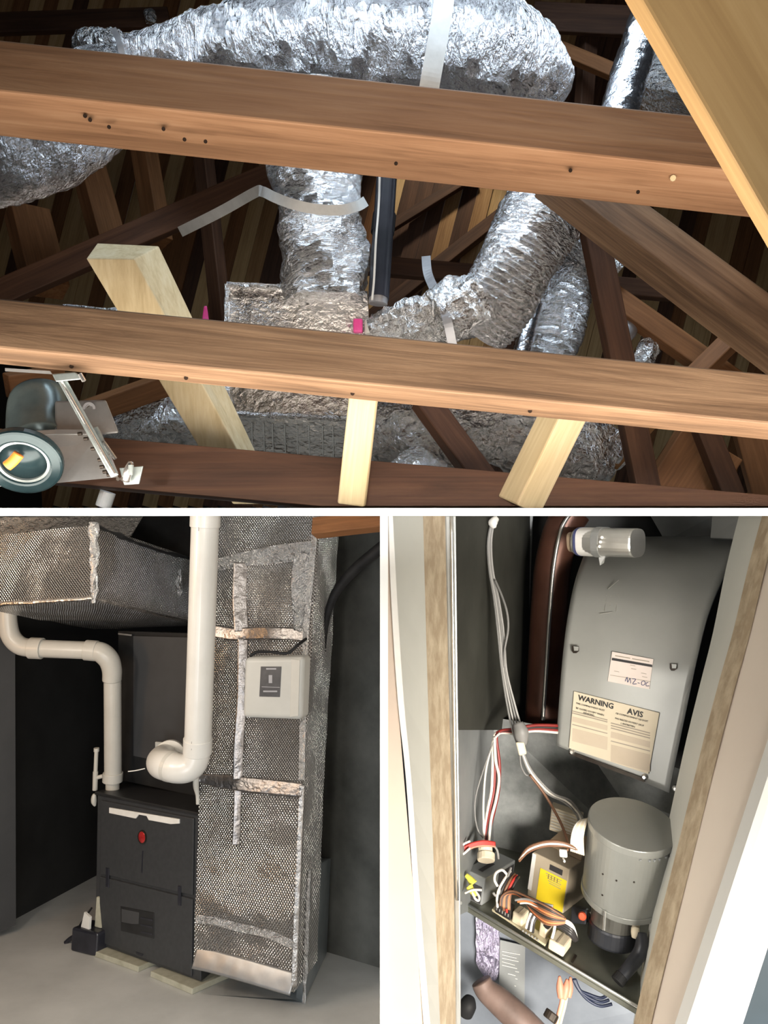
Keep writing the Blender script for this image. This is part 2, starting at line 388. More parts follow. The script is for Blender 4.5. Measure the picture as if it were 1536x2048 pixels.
# ------------------------------------------------------------------ attic timbers
t1 = timber('tie_beam', (-760, 100, 1.5), (2300, 432, 1.5), 93, 88, 38, M['wood_tie'], 'broad brown tie beam crossing the top of the attic in front of the big foil duct')
for x, y in ((170, 232), (180, 240), (218, 254), (327, 258), (369, 279), (411, 283), (792, 327), (1141, 341), (1276, 384)):
    nail(t1, x, y, 1.535)
obj('chip', cyl(P(1346, 356, 1.53), P(1346, 357, 1.545), 0.006, 8), M['wood_pale'], t1)
t2 = timber('tie_beam', (-760, 621, 1.36), (2300, 922, 1.36), 100, 35, 27, M['wood_tie_grain'], 'dark grained tie beam across the middle of the attic with a round knot')
for x, y in ((735, 716), (736, 744)): nail(t2, x, y, 1.385, 0.003, M['zinc'])
for x, y in ((143, 733), (372, 756), (410, 741), (705, 787), (1060, 822)): nail(t2, x, y, 1.40)
obj('knot', cyl(P(356, 652, 1.394), P(356, 652, 1.42), 0.0075, 18), M['wood_dark'], t2)
obj('knot_ring', ring_band(P(356, 652, 1.397), V((0, .79, -.45)), 0.0095, 0.0115, 0.003), M['wood_dark'], t2)
obj('tie_beam', prism([P(-660, 800, 1.6), P(1768, 1010, 1.6), P(1768, 1012, 1.6), P(640, 1012, 1.6), P(-660, 894, 1.6)], V((0, 0.11, -0.008))), M['wood_dark'], None, 'lowest dark red-brown tie beam behind the recessed light housing', 'beam', bevel=0.003)
timber('rafter', (1020, -460, 0.80), (1722, 758, 0.80), 380, 30, 20, M['wood_near'], 'tan out-of-focus rafter close to the viewer in the top right corner', 'rafter')
timber('web_brace', (1074, 338, 1.82), (1720, 824, 1.58), 72, 50, 32, M['wood_tie_grain'], 'brown diagonal brace running from the top tie beam down to the right edge', 'brace')
timber('web_post', (1158, 400, 2.0), (1281, 1012, 1.95), 46, 14, 24, M['wood_dark'], 'dark red-brown leaning post right of the ribbed foil duct', 'post')
timber('web_brace', (828, 800, 1.80), (984, 1014, 1.74), 48, 16, 25, M['wood_dark'], 'dark diagonal brace under the middle tie beam between two pale studs', 'brace')
s1 = obj('pine_stud', hexa([P(172, 517, 1.78), P(268, 518, 1.76), P(534, 1008, 1.80), P(465, 1008, 1.82), P(194, 486, 1.88), P(318, 492, 1.86), P(560, 1006, 1.88), P(507, 1006, 1.92)]), M['wood_pale_upright'], None,
         'pale new pine stud with a sawn end leaning behind the middle beam at left', 'stud', bevel=0.003)
obj('knot', cyl(P(256, 561, 1.79), P(256, 561, 1.81), 0.005, 10), M['wood_dark'], s1)
timber('pine_stud', (753, 790, 1.46), (728, 1014, 1.48), 4, 55, 80, M['wood_pale'], 'pale upright pine stud hanging below the middle of the tie beam', 'stud')
s3 = timber('pine_stud', (1156, 760, 1.53), (1034, 1010, 1.55), 52, 44, 45, M['wood_pale'], 'pale pine stud slanting down to the left below the right of the tie beam', 'stud')
# background framing
timber('hip_rafter', (-40, 628, 2.55), (560, 366, 2.75), 46, 10, 20, M['wood_dark'], 'dark sloping rafter at left carrying the end of the white strap', 'rafter')
g = 'short orange rafters in the dark left of the attic'
timber('short_rafter', (60, 560, 2.9), (20, 400, 3.0), 20, 72, 66, M['wood_orange'], 'orange short rafter at the far left below the pale foil duct', 'rafter', g)
timber('short_rafter', (205, 492, 3.1), (150, 290, 3.2), 22, 50, 62, M['wood_orange'], 'orange short rafter second from the left under the top beam', 'rafter', g)
timber('short_rafter', (318, 470, 3.2), (285, 270, 3.3), 30, 26, 52, M['wood_orange'], 'orange short rafter third from the left under the top beam', 'rafter', g)
timber('short_rafter', (486, 1014, 3.2), (405, 280, 3.4), 24, 20, 50, M['wood_dark'], 'dark upright rafter just left of the upright foil duct', 'rafter', g)
timber('collar_beam', (700, 541, 2.75), (1420, 604, 2.75), 34, 8, 20, M['wood_dark'], 'dark collar beam behind the black pipe and the ribbed duct', 'beam')
timber('valley_rafter', (740, 648, 4.6), (1060, 396, 4.7), 24, 9, 20, M['wood_dark'], 'dark sloping rafter in front of the lit planks between the two ducts', 'rafter')
timber('valley_rafter', (770, 468, 4.66), (960, 350, 4.7), 18, 6, 20, M['wood_dark'], 'short dark rafter high behind the black pipe', 'rafter')
timber('valley_rafter', (1195, 590, 2.5), (1480, 792, 2.4), 40, 16, 28, M['wood_orange'], 'orange-brown rafter sloping down to the right behind the dark post', 'rafter')
timber('valley_rafter', (1395, 760, 2.35), (1560, 600, 2.3), 34, 14, 28, M['wood_orange'], 'orange-brown short rafter at the right edge above the middle beam', 'rafter')
timber('purlin', (1060, 60, 2.9), (1330, 74, 2.8), 50, 6, 18, M['wood_dark'], 'brown purlin along the top edge beside the big foil duct', 'beam')
timber('purlin', (1110, 104, 2.85), (1260, 168, 2.7), 24, 10, 30, M['wood_orange'], 'thin brown strut sloping between the big duct and the blue-white tube', 'beam')
timber('purlin', (-40, 66, 2.9), (340, 52, 3.0), 34, 8, 20, M['wood_dark'], 'dark purlin in the top left corner above the beam', 'beam')
timber('web_post', (1158, 260, 2.9), (1172, 60, 2.9), 14, 26, 60, M['wood_dark'], 'dark upright post behind the top beam right of the big duct', 'post')
timber('gusset_board', (1268, 1010, 2.1), (1370, 850, 2.1), 12, 130, 80, M['wood_orange'], 'orange-brown board leaning at bottom right between the beams', 'board')
timber('web_post', (1395, 860, 2.0), (1456, 1014, 2.0), 40, 14, 24, M['wood_dark'], 'dark short post at bottom right between the two lower beams', 'post')
timber('gusset_board', (1470, 860, 2.25), (1512, 1014, 2.25), 90, 8, 15, M['wood_orange'], 'orange-brown board in the bottom right corner of the attic', 'board')
timber('web_brace', (1228, 930, 2.15), (1330, 820, 2.15), 22, 12, 32, M['wood_plank'], 'light brown short brace right of the dark post below the beam', 'brace')
timber('sole_plate', (16, 752, 1.9), (130, 735, 2.0), 8, 48, 75, M['wood_orange'], 'orange-brown timber under the middle beam at the far left', 'beam')
timber('sole_plate', (160, 812, 2.1), (330, 752, 2.2), 10, 42, 75, M['wood_orange'], 'orange-brown timber behind the light housing under the middle beam', 'beam')
timber('crate_frame', (850, 990, 2.3), (945, 996, 2.3), 8, 6, 35, M['wood_plank'], 'small pale wooden frame under the foil duct at bottom centre', 'frame')
timber('wood_block', (742, 950, 2.2), (772, 934, 2.2), 10, 10, 45, M['wood_orange'], 'small orange wood block right of the middle pale stud', 'block')

# ------------------------------------------------------------------ foil ducts of the attic
K = dict(seg=56, sub=22)
d1 = thing('foil_duct', P(700, 120, 2.3), 'huge crumpled foil duct along the top of the attic with a white strap', 'duct')
obj('jacket', ptube([(205, 115, 2.5, 18), (300, 118, 2.45, 52), (450, 112, 2.4, 84), (650, 112, 2.35, 110), (850, 122, 2.3, 124), (1000, 146, 2.3, 124), (1075, 178, 2.3, 88), (1105, 215, 2.3, 36)],
                    0, amp=0.022, freq=10, fine=0.010, **K), M['foil_vertical_creases'], d1, smooth=True)
obj('strap', ribbon([(892, -30, 2.07), (884, 30, 2.06), (870, 110, 2.06), (858, 178, 2.08), (850, 240, 2.15)], 40, 0.003), M['strap_white'], d1)
d2 = obj('foil_duct', ptube([(-160, 300, 2.2, 105), (-40, 300, 2.2, 110), (70, 268, 2.25, 112), (170, 210, 2.35, 98), (240, 150, 2.4, 60)], 0, amp=0.016, freq=9, fine=0.008, **K),
         M['foil_vertical_creases'], label='pale bulging foil duct at the left edge under the top beam', cat='duct', smooth=True)
d3 = thing('foil_duct', P(645, 590, 2.1), 'upright crumpled foil duct above the plenum with a white strap round it', 'duct')
obj('jacket', ptube([(628, 220, 2.15, 90), (630, 330, 2.12, 92), (634, 390, 2.1, 88), (640, 430, 2.1, 84), (646, 500, 2.1, 90), (650, 560, 2.1, 86), (652, 606, 2.1, 82)],
                    0, amp=0.020, freq=11, fine=0.010, **K), M['foil_ribbed'], d3, smooth=True)
obj('strap', ribbon([(732, 402, 2.08), (715, 412, 1.99), (680, 420, 1.955), (630, 418, 1.95), (585, 408, 1.96), (550, 395, 2.0), (524, 383, 2.06), (508, 386, 2.15), (440, 424, 2.35), (360, 464, 2.6)], 20, 0.003), M['strap_white'], d3)
d4 = thing('foil_duct', P(960, 600, 2.0), 'spiral ribbed flexible foil duct sloping down to the left below the top beam', 'duct')
obj('jacket', ptube([(1130, 330, 2.1, 84), (1100, 400, 2.08, 84), (1065, 465, 2.05, 82), (1025, 540, 2.02, 78), (985, 610, 2.02, 74), (950, 660, 2.05, 62)],
                    0, seg=56, sub=30, amp=0.012, freq=12, fine=0.006, rings=(0.013, 0.0025, 1)), M['foil_ribbed'], d4, smooth=True)
d4b = thing('foil_boot', P(850, 660, 2.05), 'crinkled foil connection between the plenum and the spiral duct, grey strap over it', 'duct')
obj('jacket', ptube([(752, 668, 2.1, 40), (790, 655, 2.08, 46), (850, 640, 2.03, 52), (910, 625, 2.0, 60), (960, 600, 2.0, 60)], 0, amp=0.022, freq=16, fine=0.012, **K), M['foil_crumpled'], d4b, smooth=True)
obj('strap', ribbon([(852, 512, 2.2), (856, 548, 2.1), (874, 590, 1.98), (892, 632, 1.925), (905, 690, 1.93)], 18, 0.003), M['strap_grey'], d4b)
# plenum
dp = 2.1
fr = [P(455, 570, dp), P(735, 588, dp), P(735, 842, dp), P(455, 828, dp)]
bk = [P(470, 600, dp + .35), P(735, 616, dp + .35), P(722, 940, dp + 0.1), P(462, 926, dp + 0.1)]
pb = [*fr, *bk]
pl = thing('plenum_box', P(590, 930, dp), 'square plenum box wrapped in foil under the upright duct', 'duct')
obj('wrap', patchbox(pb, 0.012, 0.008, 8), M['foil_tape'], pl, smooth=True)
for a, b in ((0, 1), (3, 2), (0, 3)):
    obj('seam_tape', tube([fr[a] + V((0, -.004, 0)), (fr[a] + fr[b]) / 2 + V((0, -.008, 0.002)), fr[b] + V((0, -.004, 0))], 0.008, 8, 20, amp=0.004, freq=40), M['foil_crumpled'], pl, smooth=True)
for k in range(9):
    x = 500 + k * 24 + random.uniform(-5, 5)
    t = 0.05; obj('crease', tube([P(x, 845 + k, dp + .01), P(x + 2, 918 + k, dp + 0.085)], 0.0016, 6, 1), M['steel_bright'], pl)
obj('pink_clip', box(*(P(716, 652, dp - .02)), 0.026, 0.02, 0.038), M['pink_plastic'], label='small bright pink clip at the right end of the plenum', cat='clip', bevel=0.004)
obj('pink_clip', hexa([P(408, 612, 2.3), P(414, 612, 2.3), P(418, 640, 2.3), P(404, 640, 2.3), P(408, 612, 2.32), P(414, 612, 2.32), P(418, 640, 2.32), P(404, 640, 2.32)]), M['pink_plastic'], label='narrow pink tab left of the plenum behind the pine stud', cat='clip', bevel=0.003)
obj('pipe_stub', cyl(P(740, 640, dp - .03), P(740, 668, dp - .03), 0.015, 20), M['white_plastic'], label='short white pipe stub beside the pink clip on the plenum', cat='pipe', smooth=False, bevel=0.003)
# other ducts
obj('foil_duct', ptube([(190, 850, 2.35, 30), (250, 842, 2.3, 50), (330, 842, 2.3, 58), (420, 850, 2.3, 60), (500, 858, 2.35, 50)], 0, amp=0.020, freq=13, fine=0.010, **K), M['foil_crumpled'],
    label='warm bright foil duct low at left behind the pine stud', cat='duct', smooth=True)
obj('foil_duct', ptube([(735, 850, 2.25, 60), (800, 868, 2.2, 72), (900, 870, 2.15, 70), (1000, 866, 2.15, 66), (1110, 885, 2.15, 84), (1185, 905, 2.2, 70), (1222, 925, 2.25, 36)], 0, amp=0.030, freq=11, fine=0.014, **K), M['foil_crumpled'],
    label='crumpled foil duct along the bottom right under the middle beam', cat='duct', smooth=True)
obj('foil_duct', ptube([(815, 925, 2.1, 40), (845, 960, 2.05, 52), (862, 968, 2.08, 46), (870, 985, 2.1, 28)], 0, amp=0.022, freq=13, fine=0.010, **K), M['foil_crumpled'],
    label='dark creased foil duct dropping out of view at bottom centre', cat='duct', smooth=True)
obj('foil_duct', ptube([(1150, 540, 2.6, 44), (1118, 620, 2.55, 56), (1090, 700, 2.5, 60), (1070, 760, 2.5, 60)], 0, seg=56, sub=24, amp=0.012, freq=10, fine=0.006, rings=(0.03, 0.004, 1)), M['foil_ribbed'],
    label='foil duct behind the ribbed duct just above the middle beam', cat='duct', smooth=True)
obj('foil_tube', ptube([(1072, 605, 2.4, 14), (1058, 650, 2.38, 16), (1044, 710, 2.36, 17)], 0, seg=24, sub=10, amp=0.003), M['foil_smooth'],
    label='thin smooth silver tube beside the dark post above the middle beam', cat='duct', smooth=True)
obj('foil_duct', ptube([(1140, 470, 2.5, 30), (1190, 500, 2.5, 40), (1240, 540, 2.5, 26)], 0, amp=0.018, freq=14, fine=0.01, **K), M['foil_crumpled'],
    label='small patch of crumpled foil duct between the dark post and the diagonal brace', cat='duct', smooth=True)
obj('foil_scrap', ptube([(1325, 655, 2.5, 14), (1300, 690, 2.52, 22), (1270, 740, 2.52, 24)], 0, amp=0.012, freq=20, fine=0.008, seg=30, sub=12), M['foil_crumpled'],
    label='small bright foil scrap between orange rafters at right', cat='foil', smooth=True)
obj('foil_scrap', ptube([(1235, 640, 2.53, 14), (1255, 660, 2.52, 18), (1228, 700, 2.5, 16)], 0, amp=0.006, freq=20, seg=24, sub=8), M['strap_grey'],
    label='grey foil wrapped strut end right of the dark post', cat='foil', smooth=True)
obj('foil_tube', ptube([(1305, 10, 2.3, 36), (1285, 70, 2.3, 37), (1262, 140, 2.3, 37), (1240, 215, 2.3, 37), (1225, 270, 2.3, 37)], 0, seg=40, sub=16, amp=0.007, freq=16, fine=0.004), M['foil_smooth'],
    label='bright blue-white foil tube at top right above the tie beam', cat='duct', smooth=True)
obj('foil_duct', ptube([(1420, 100, 2.6, 60), (1370, 160, 2.6, 80), (1330, 240, 2.6, 90)], 0, amp=0.016, freq=12, fine=0.008, **K), M['foil_crumpled'],
    label='greyish foil duct beside the near rafter at top right', cat='duct', smooth=True)
obj('foil_tube', ptube([(160, 84, 2.45, 22), (190, 86, 2.42, 28), (225, 88, 2.42, 28), (252, 92, 2.45, 20)], 0, seg=36, sub=14, amp=0.014, freq=18, fine=0.006), M['foil_crumpled'],
    label='small bluish foil tube end above the top beam at left', cat='duct', smooth=True)
obj('strap_band', ribbon([(226, 56, 2.36), (238, 84, 2.36), (246, 120, 2.38)], 12, 0.003), M['strap_grey'], label='grey strap over the small foil tube at top left', cat='strap')
obj('foil_scrap', ptube([(290, 24, 2.95, 6), (302, 34, 2.95, 14), (310, 44, 2.95, 5)], 0, amp=0.01, freq=25, seg=20, sub=8), M['foil_crumpled'], label='tiny foil scrap at the top edge above the big duct', cat='foil', smooth=True)
obj('foil_sheet', sheet([[P(120, 613, 1.94), P(200, 609, 1.93), P(330, 616, 1.92)], [P(120, 640, 1.93), P(200, 640, 1.92), P(330, 650, 1.91)]], 8, 8, 0.02, 14), M['foil_crumpled'],
    label='dark foil sheet glimpsed behind the pine stud above the middle beam', cat='foil', smooth=True, solid=0.003)
# black pipe and its cable
bp = thing('black_pipe', P(757, 600, 2.0), 'black pipe running upright between the two foil ducts', 'pipe')
obj('pipe', cyl(P(777, 300, 2.12), P(757, 598, 2.05), 0.029, 28), M['black_plastic'], bp)
obj('coupling', cyl(P(769, 430, 2.1), P(765, 466, 2.09), 0.033, 28), M['black_rubber'], bp)
obj('end_cap', cyl(P(757, 594, 2.05), P(756, 608, 2.05), 0.026, 24), M['strap_grey'], bp)
obj('cable', ptube([(760, 300, 2.02), (758, 400, 2.02), (752, 480, 2.0), (748, 560, 2.0), (744, 600, 2.0)], 0.003, seg=8), M['white_plastic'],
    label='thin pale cable beside the black pipe', cat='cable', smooth=True)

# ------------------------------------------------------------------ recessed light housing in the lower left corner
lh = thing('recessed_light_housing', P(120, 960, 1.5), 'galvanized recessed light housing with dark ring on bar hangers at lower left', 'light housing')
hp = [P(110, 802, 1.55), P(212, 800, 1.55), P(238, 866, 1.52), P(110, 880, 1.52), P(110, 802, 1.68), P(212, 800, 1.68), P(238, 866, 1.68), P(110, 880, 1.68)]
obj('junction_box', hexa(hp), M['galvanised'], lh, bevel=0.004)
c0, c1 = P(179, 817, 1.545), P(179, 817, 1.56)
obj('knockout', ring_band(c0, V((0, 1, 0)), 0.008, 0.013, 0.006), M['strap_grey'], lh)
obj('knockout_plug', cyl(c0, c1, 0.006, 16), M['steel_dark'], lh)
pan = [(-40, 878, 1.46), (110, 868, 1.48), (200, 868, 1.50), (236, 955, 1.47), (120, 966, 1.44), (-40, 976, 1.42)]
obj('mounting_pan', slab(pan, 0.012), M['galvanised'], lh, bevel=0.003)
obj('can', tube([P(86, 900, 1.56), P(84, 860, 1.60), (P(82, 808, 1.64)), P(80, 786, 1.655), P(80, 776, 1.66)], [0.070, 0.070, 0.066, 0.050, 0.012], 40, 6), M['teal_glass'], lh, smooth=True)
rc = P(46, 922, 1.37); ax = V((0.15, -0.72, -0.62))
obj('trim_ring', ring_band(rc, ax, 0.046, 0.070, 0.02, 48), M['dark_teal'], lh, bevel=0.005)
obj('inner_ring', ring_band(rc + V((0, .004, .004)), ax, 0.041, 0.046, 0.022, 48), M['zinc'], lh)
obj('lamp_bowl', tube([rc - ax * 0.0, rc - ax * 0.03, rc - ax * 0.05], [0.042, 0.036, 0.01], 36, 4), M['dark_teal'], lh, smooth=True)
obj('orange_connector', ptube([(14, 932, 1.34), (26, 922, 1.34), (38, 908, 1.34)], 0.0095, seg=14), M['orange_plastic'], lh, smooth=True)
def rod(name, a, b, r, m, par, seg=12): return obj(name, cyl(P(*a), P(*b), r, seg), m, par)
bar = obj('bar_hanger', hexa([P(112, 756, 1.40), P(132, 756, 1.40), P(238, 950, 1.40), P(222, 956, 1.40), P(112, 756, 1.412), P(132, 756, 1.412), P(238, 950, 1.412), P(222, 956, 1.412)]), M['zinc'], lh, bevel=0.002)
rod('rib', (122, 760, 1.396), (229, 948, 1.396), 0.003, M['steel_bright'], bar)
obj('bar_foot', hexa([P(104, 748, 1.38), P(150, 744, 1.38), P(172, 758, 1.38), P(112, 764, 1.38), P(104, 748, 1.40), P(150, 744, 1.40), P(172, 758, 1.40), P(112, 764, 1.40)]), M['zinc'], lh, bevel=0.002)
rod('bolt', (160, 748, 1.36), (168, 762, 1.36), 0.004, M['steel_bright'], lh)
rod('rod', (192, 855, 1.43), (216, 910, 1.43), 0.0042, M['zinc'], lh)
rod('rod', (208, 885, 1.425), (231, 918, 1.425), 0.0035, M['steel_bright'], lh)
for x, y in ((160, 868), (172, 878), (186, 898), (200, 920), (204, 934), (210, 944), (218, 950)):
    rod('bolt', (x - 4, y, 1.43), (x + 4, y - 1, 1.43), 0.0035, M['steel_dark'], lh, 8)
obj('hanger_plate', slab([(238, 936, 1.41), (286, 932, 1.41), (278, 968, 1.41), (248, 970, 1.41)], 0.004), M['zinc'], lh, bevel=0.001)
obj('clamp', tube([P(252, 962, 1.395), P(256, 942, 1.39), P(262, 924, 1.395)], [0.007, 0.008, 0.005], 12, 4), M['steel_bright'], lh, smooth=True)
rod('bolt', (262, 950, 1.385), (262, 930, 1.385), 0.005, M['zinc'], lh)
for x in (236, 244): rod('screw', (x, 958, 1.39), (x, 959, 1.405), 0.0035, M['steel_dark'], lh, 10)
obj('metal_strip', slab([(10, 736, 1.40), (100, 742, 1.40), (104, 748, 1.40), (10, 742, 1.40)], 0.003), M['galvanised'], label='thin grey metal strip under the middle beam at far left', cat='bracket')
obj('conduit', cyl(P(216, 984, 1.75), P(206, 1014, 1.75), 0.018, 20), M['strap_white'], label='pale conduit under the lowest beam at bottom left', cat='pipe')
# ================================================================== basement
mottled('concrete_floor', (0.5, 0.51, 0.5), (0.62, 0.63, 0.62), 0.42, 0, 2.2, 0.03, 6)
mottled('concrete_wall', (0.08, 0.083, 0.076), (0.16, 0.163, 0.15), 0.5, 0, 3.0, 0.08, 6)
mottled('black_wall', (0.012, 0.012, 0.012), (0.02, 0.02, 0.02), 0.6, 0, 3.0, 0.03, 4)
mottled('furnace_grey', (0.045, 0.047, 0.050), (0.055, 0.057, 0.060), 0.42, 0.2, 40, 0.02)
mottled('cabinet_grey', (0.062, 0.063, 0.066), (0.072, 0.073, 0.076), 0.5, 0.2, 5, 0.02)
mottled('dark_metal', (0.02, 0.02, 0.021), (0.032, 0.033, 0.034), 0.45, 0.3, 5, 0.02)
mottled('duct_dull', (0.14, 0.145, 0.135), (0.2, 0.205, 0.19), 0.42, 0.6, 4, 0.05)
mottled('pvc', (0.50, 0.485, 0.44), (0.56, 0.545, 0.50), 0.32, 0, 4, 0.01)
mottled('pvc_bright', (0.62, 0.605, 0.565), (0.68, 0.665, 0.625), 0.28, 0, 4, 0.01)
mottled('box_grey', (0.46, 0.46, 0.43), (0.5, 0.5, 0.47), 0.45, 0, 6, 0.01)
mottled('label_dark', (0.05, 0.05, 0.055), (0.07, 0.07, 0.075), 0.4, 0, 20, 0)
mottled('print_grey', (0.3, 0.3, 0.32), (0.36, 0.36, 0.38), 0.5, 0, 20, 0)
mottled('block_wood', (0.34, 0.33, 0.25), (0.46, 0.45, 0.36), 0.8, 0, 12, 0.1)
mottled('badge_red', (0.35, 0.02, 0.02), (0.55, 0.04, 0.04), 0.15, 0.3, 20, 0)
mottled('galvanised_blue', (0.34, 0.39, 0.42), (0.46, 0.5, 0.52), 0.35, 0.7, 10, 0.05)
mottled('copper_line', (0.42, 0.38, 0.28), (0.5, 0.47, 0.36), 0.3, 0.8, 10, 0.03)
mottled('duct_tape', (0.34, 0.34, 0.34), (0.42, 0.42, 0.42), 0.4, 0.8, 9, 0.12, 6)
KF = 2394.0
def df(y): return KF / (y - 1295.0)
def PF(x, y): return P(x, y, df(y))
U = V((0, 0.1778, 0.984)).normalized()
def up_at(A, px, py):            # point plumb above A (in this room) seen at row py, at column px
    # (z0+t*uz - CZ)/(y0+t*uy) = (1024-py)/F
    s = (1024.0 - py) / F; t = (s * A.y - (A.z - CZ)) / (U.z - s * U.y)
    return P(px, py, A.y + t * U.y)
obj('floor', prism([PF(-260, 2120), PF(766, 2120), PF(766, 1560), PF(-260, 1560)], -U * 0.05), M['concrete_floor'],
    label='smooth grey concrete basement floor', kind='structure')
a, b = PF(-140, 1930), PF(440, 1618)
obj('wall_left', prism([a - U * .02, b - U * .02, b + U * 3.3, a + U * 3.3], V((-0.1, 0.15, 0))), M['black_wall'], label='black basement wall left of the furnace', kind='structure')
a, b = PF(560, 1876), PF(767, 1938)
obj('wall_right', prism([a - U * .02, b - U * .02, b + U * 2.75, a + U * 2.75], V((0.06, 0.2, 0))), M['concrete_wall'], label='dark mottled concrete wall right of the tall duct', kind='structure')
obj('door_edge', slab([(-60, 1240, 4.0), (30, 1240, 4.2), (32, 1850, 4.2), (-60, 1890, 4.0)], 0.04), M['cabinet_grey'], label='dark grey panel edge at the far left of the basement', cat='panel')
# ---- furnace
FLb, FRb = PF(190, 1898), PF(402, 1978)
W = (FRb - FLb); W = (W - U * W.dot(U)).normalized(); BK = U.cross(W)
fn = thing('furnace', FLb, 'dark grey furnace cabinet with red badge standing on pale blocks', 'furnace')
fl0, fr0 = up_at(FLb, 190, 1886), up_at(FRb, 402, 1964)
fl1, fr1 = up_at(FLb, 195, 1588), up_at(FRb, 402, 1630)
dpt = V((0.17, 0.60, -0.108))
obj('cabinet', hexa([fl1, fr1, fr0, fl0, fl1 + dpt, fr1 + dpt, fr0 + dpt, fl0 + dpt]), M['furnace_grey'], fn, bevel=0.006)
FN = (fr0 - fl0).cross(fl1 - fl0).normalized(); FN = FN if FN.y > 0 else -FN
def on_front(x, y, lift=0.0):    # point of the furnace front plane seen at a pixel
    d = (P(x, y, 1.0) - CAM); t = (fl0 - CAM).dot(FN) / d.dot(FN); return CAM + d * t - FN * lift
def front_plate(name, px, lift, m, par, th=None, bevel=0.0):
    return obj(name, prism([on_front(x, y, lift) for x, y in px], FN * (th or lift)), m, par, bevel=bevel)
dr = front_plate('upper_door', [(205, 1600), (390, 1636), (388, 1790), (203, 1746)], 0.010, M['furnace_grey'], fn, bevel=0.004)
lo = front_plate('lower_door', [(203, 1752), (388, 1797), (386, 1952), (200, 1882)], 0.010, M['furnace_grey'], fn, bevel=0.004)
front_plate('handle_strip', [(223, 1614), (363, 1637), (363, 1646), (346, 1647), (302, 1639), (298, 1631), (282, 1628), (276, 1636), (223, 1625)], 0.016, M['white_plastic'], dr, 0.008, 0.002)
text('cooling', on_front(228, 1622, 0.0165), W, U, 0.014, M['print_grey'], dr) if False else None
c = on_front(289, 1673, 0.012); nrm = -FN
obj('badge', tube([c, c + nrm * 0.006, c + nrm * 0.012], [0.030, 0.026, 0.006], 32, 4), M['badge_red'], dr, smooth=True)
obj('badge_rim', ring_band(c + nrm * 0.002, nrm, 0.028, 0.033, 0.008, 36), M['steel_dark'], dr)
front_plate('slot', [(288, 1700), (290, 1700), (288, 1745), (286, 1745)], 0.0115, M['black_plastic'], dr, 0.002)
for x, y in ((219, 1734), (363, 1770)):
    front_plate('latch', [(x - 3, y), (x + 3, y + 1), (x + 3, y + 40), (x - 3, y + 39)], 0.015, M['black_plastic'], fn, 0.006, 0.002)
front_plate('sight_window', [(245, 1811), (312, 1824), (312, 1876), (246, 1860)], 0.013, M['dark_metal'], lo, 0.004, 0.002)
front_plate('sticker', [(248, 1816), (283, 1823), (282, 1846), (268, 1846), (248, 1842)], 0.0145, M['cabinet_grey'], lo, 0.001)
for k in range(3):
    y = 1832 + 14 * k
    front_plate('vent_slot', [(286, y), (310, y + 5), (310, y + 9), (286, y + 4)], 0.0145, M['black_plastic'], lo, 0.001)
front_plate('notch', [(276, 1902), (290, 1907), (288, 1911), (276, 1906)], 0.0125, M['black_plastic'], lo, 0.002)
tp = [fl1 - BK * .012 - U * .004 - W * .01, fr1 - BK * .012 - U * .004, fr1 + dpt, fl1 + dpt - W * .01]
obj('top_panel', prism(tp, U * 0.016), M['dark_metal'], fn, bevel=0.004)
# support blocks
def floor_block(x0, y0, x1, y1, h, dep, label):
    A, B = PF(x0, y0), PF(x1, y1); d = (B - A); bk = U.cross(d).normalized() * dep
    obj('support_block', hexa([A + U * h, B + U * h, B, A, A + U * h + bk, B + U * h + bk, B + bk, A + bk]), M['block_wood'], label=label, cat='block', bevel=0.004)
floor_block(179, 1910, 276, 1945, 0.026, 0.3, 'pale wooden block under the left of the furnace')
floor_block(300, 1954, 384, 1990, 0.026, 0.3, 'pale wooden block under the right of the furnace')
# coil cabinet above
cc = thing('coil_cabinet', P(320, 1540, 4.1), 'dark grey sheet metal coil cabinet on top of the furnace', 'cabinet')
q = [P(236, 1262, 4.42), P(424, 1268, 4.02), P(424, 1600, 3.98), P(238, 1560, 4.36)]
bkv = V((0.14, 0.42, -0.07))
obj('casing', hexa(q + [p + bkv for p in q]), M['dark_metal'], cc, bevel=0.004)
obj('front_panel', slab([(266, 1272, 4.33), (420, 1276, 4.0), (420, 1545, 3.96), (266, 1512, 4.29)], 0.01), M['cabinet_grey'], cc, bevel=0.003)
obj('latch_strip', slab([(236, 1266, 4.38), (262, 1269, 4.32), (262, 1272, 4.32), (236, 1269, 4.38)], 0.006), M['galvanised'], cc)
obj('clip', slab([(310, 1484, 4.0), (333, 1486, 3.98), (333, 1512, 3.98), (304, 1512, 4.0), (304, 1502, 4.0), (310, 1502, 4.0)], 0.012), M['box_grey'], label='small grey sensor clip above the pipe elbow', cat='clip', bevel=0.002)
obj('wire', ptube([(256, 1543, 4.0), (272, 1541, 4.0), (290, 1537, 4.0)], 0.003, seg=8), M['white_plastic'], label='short white wire on top of the furnace', cat='wire', smooth=True)

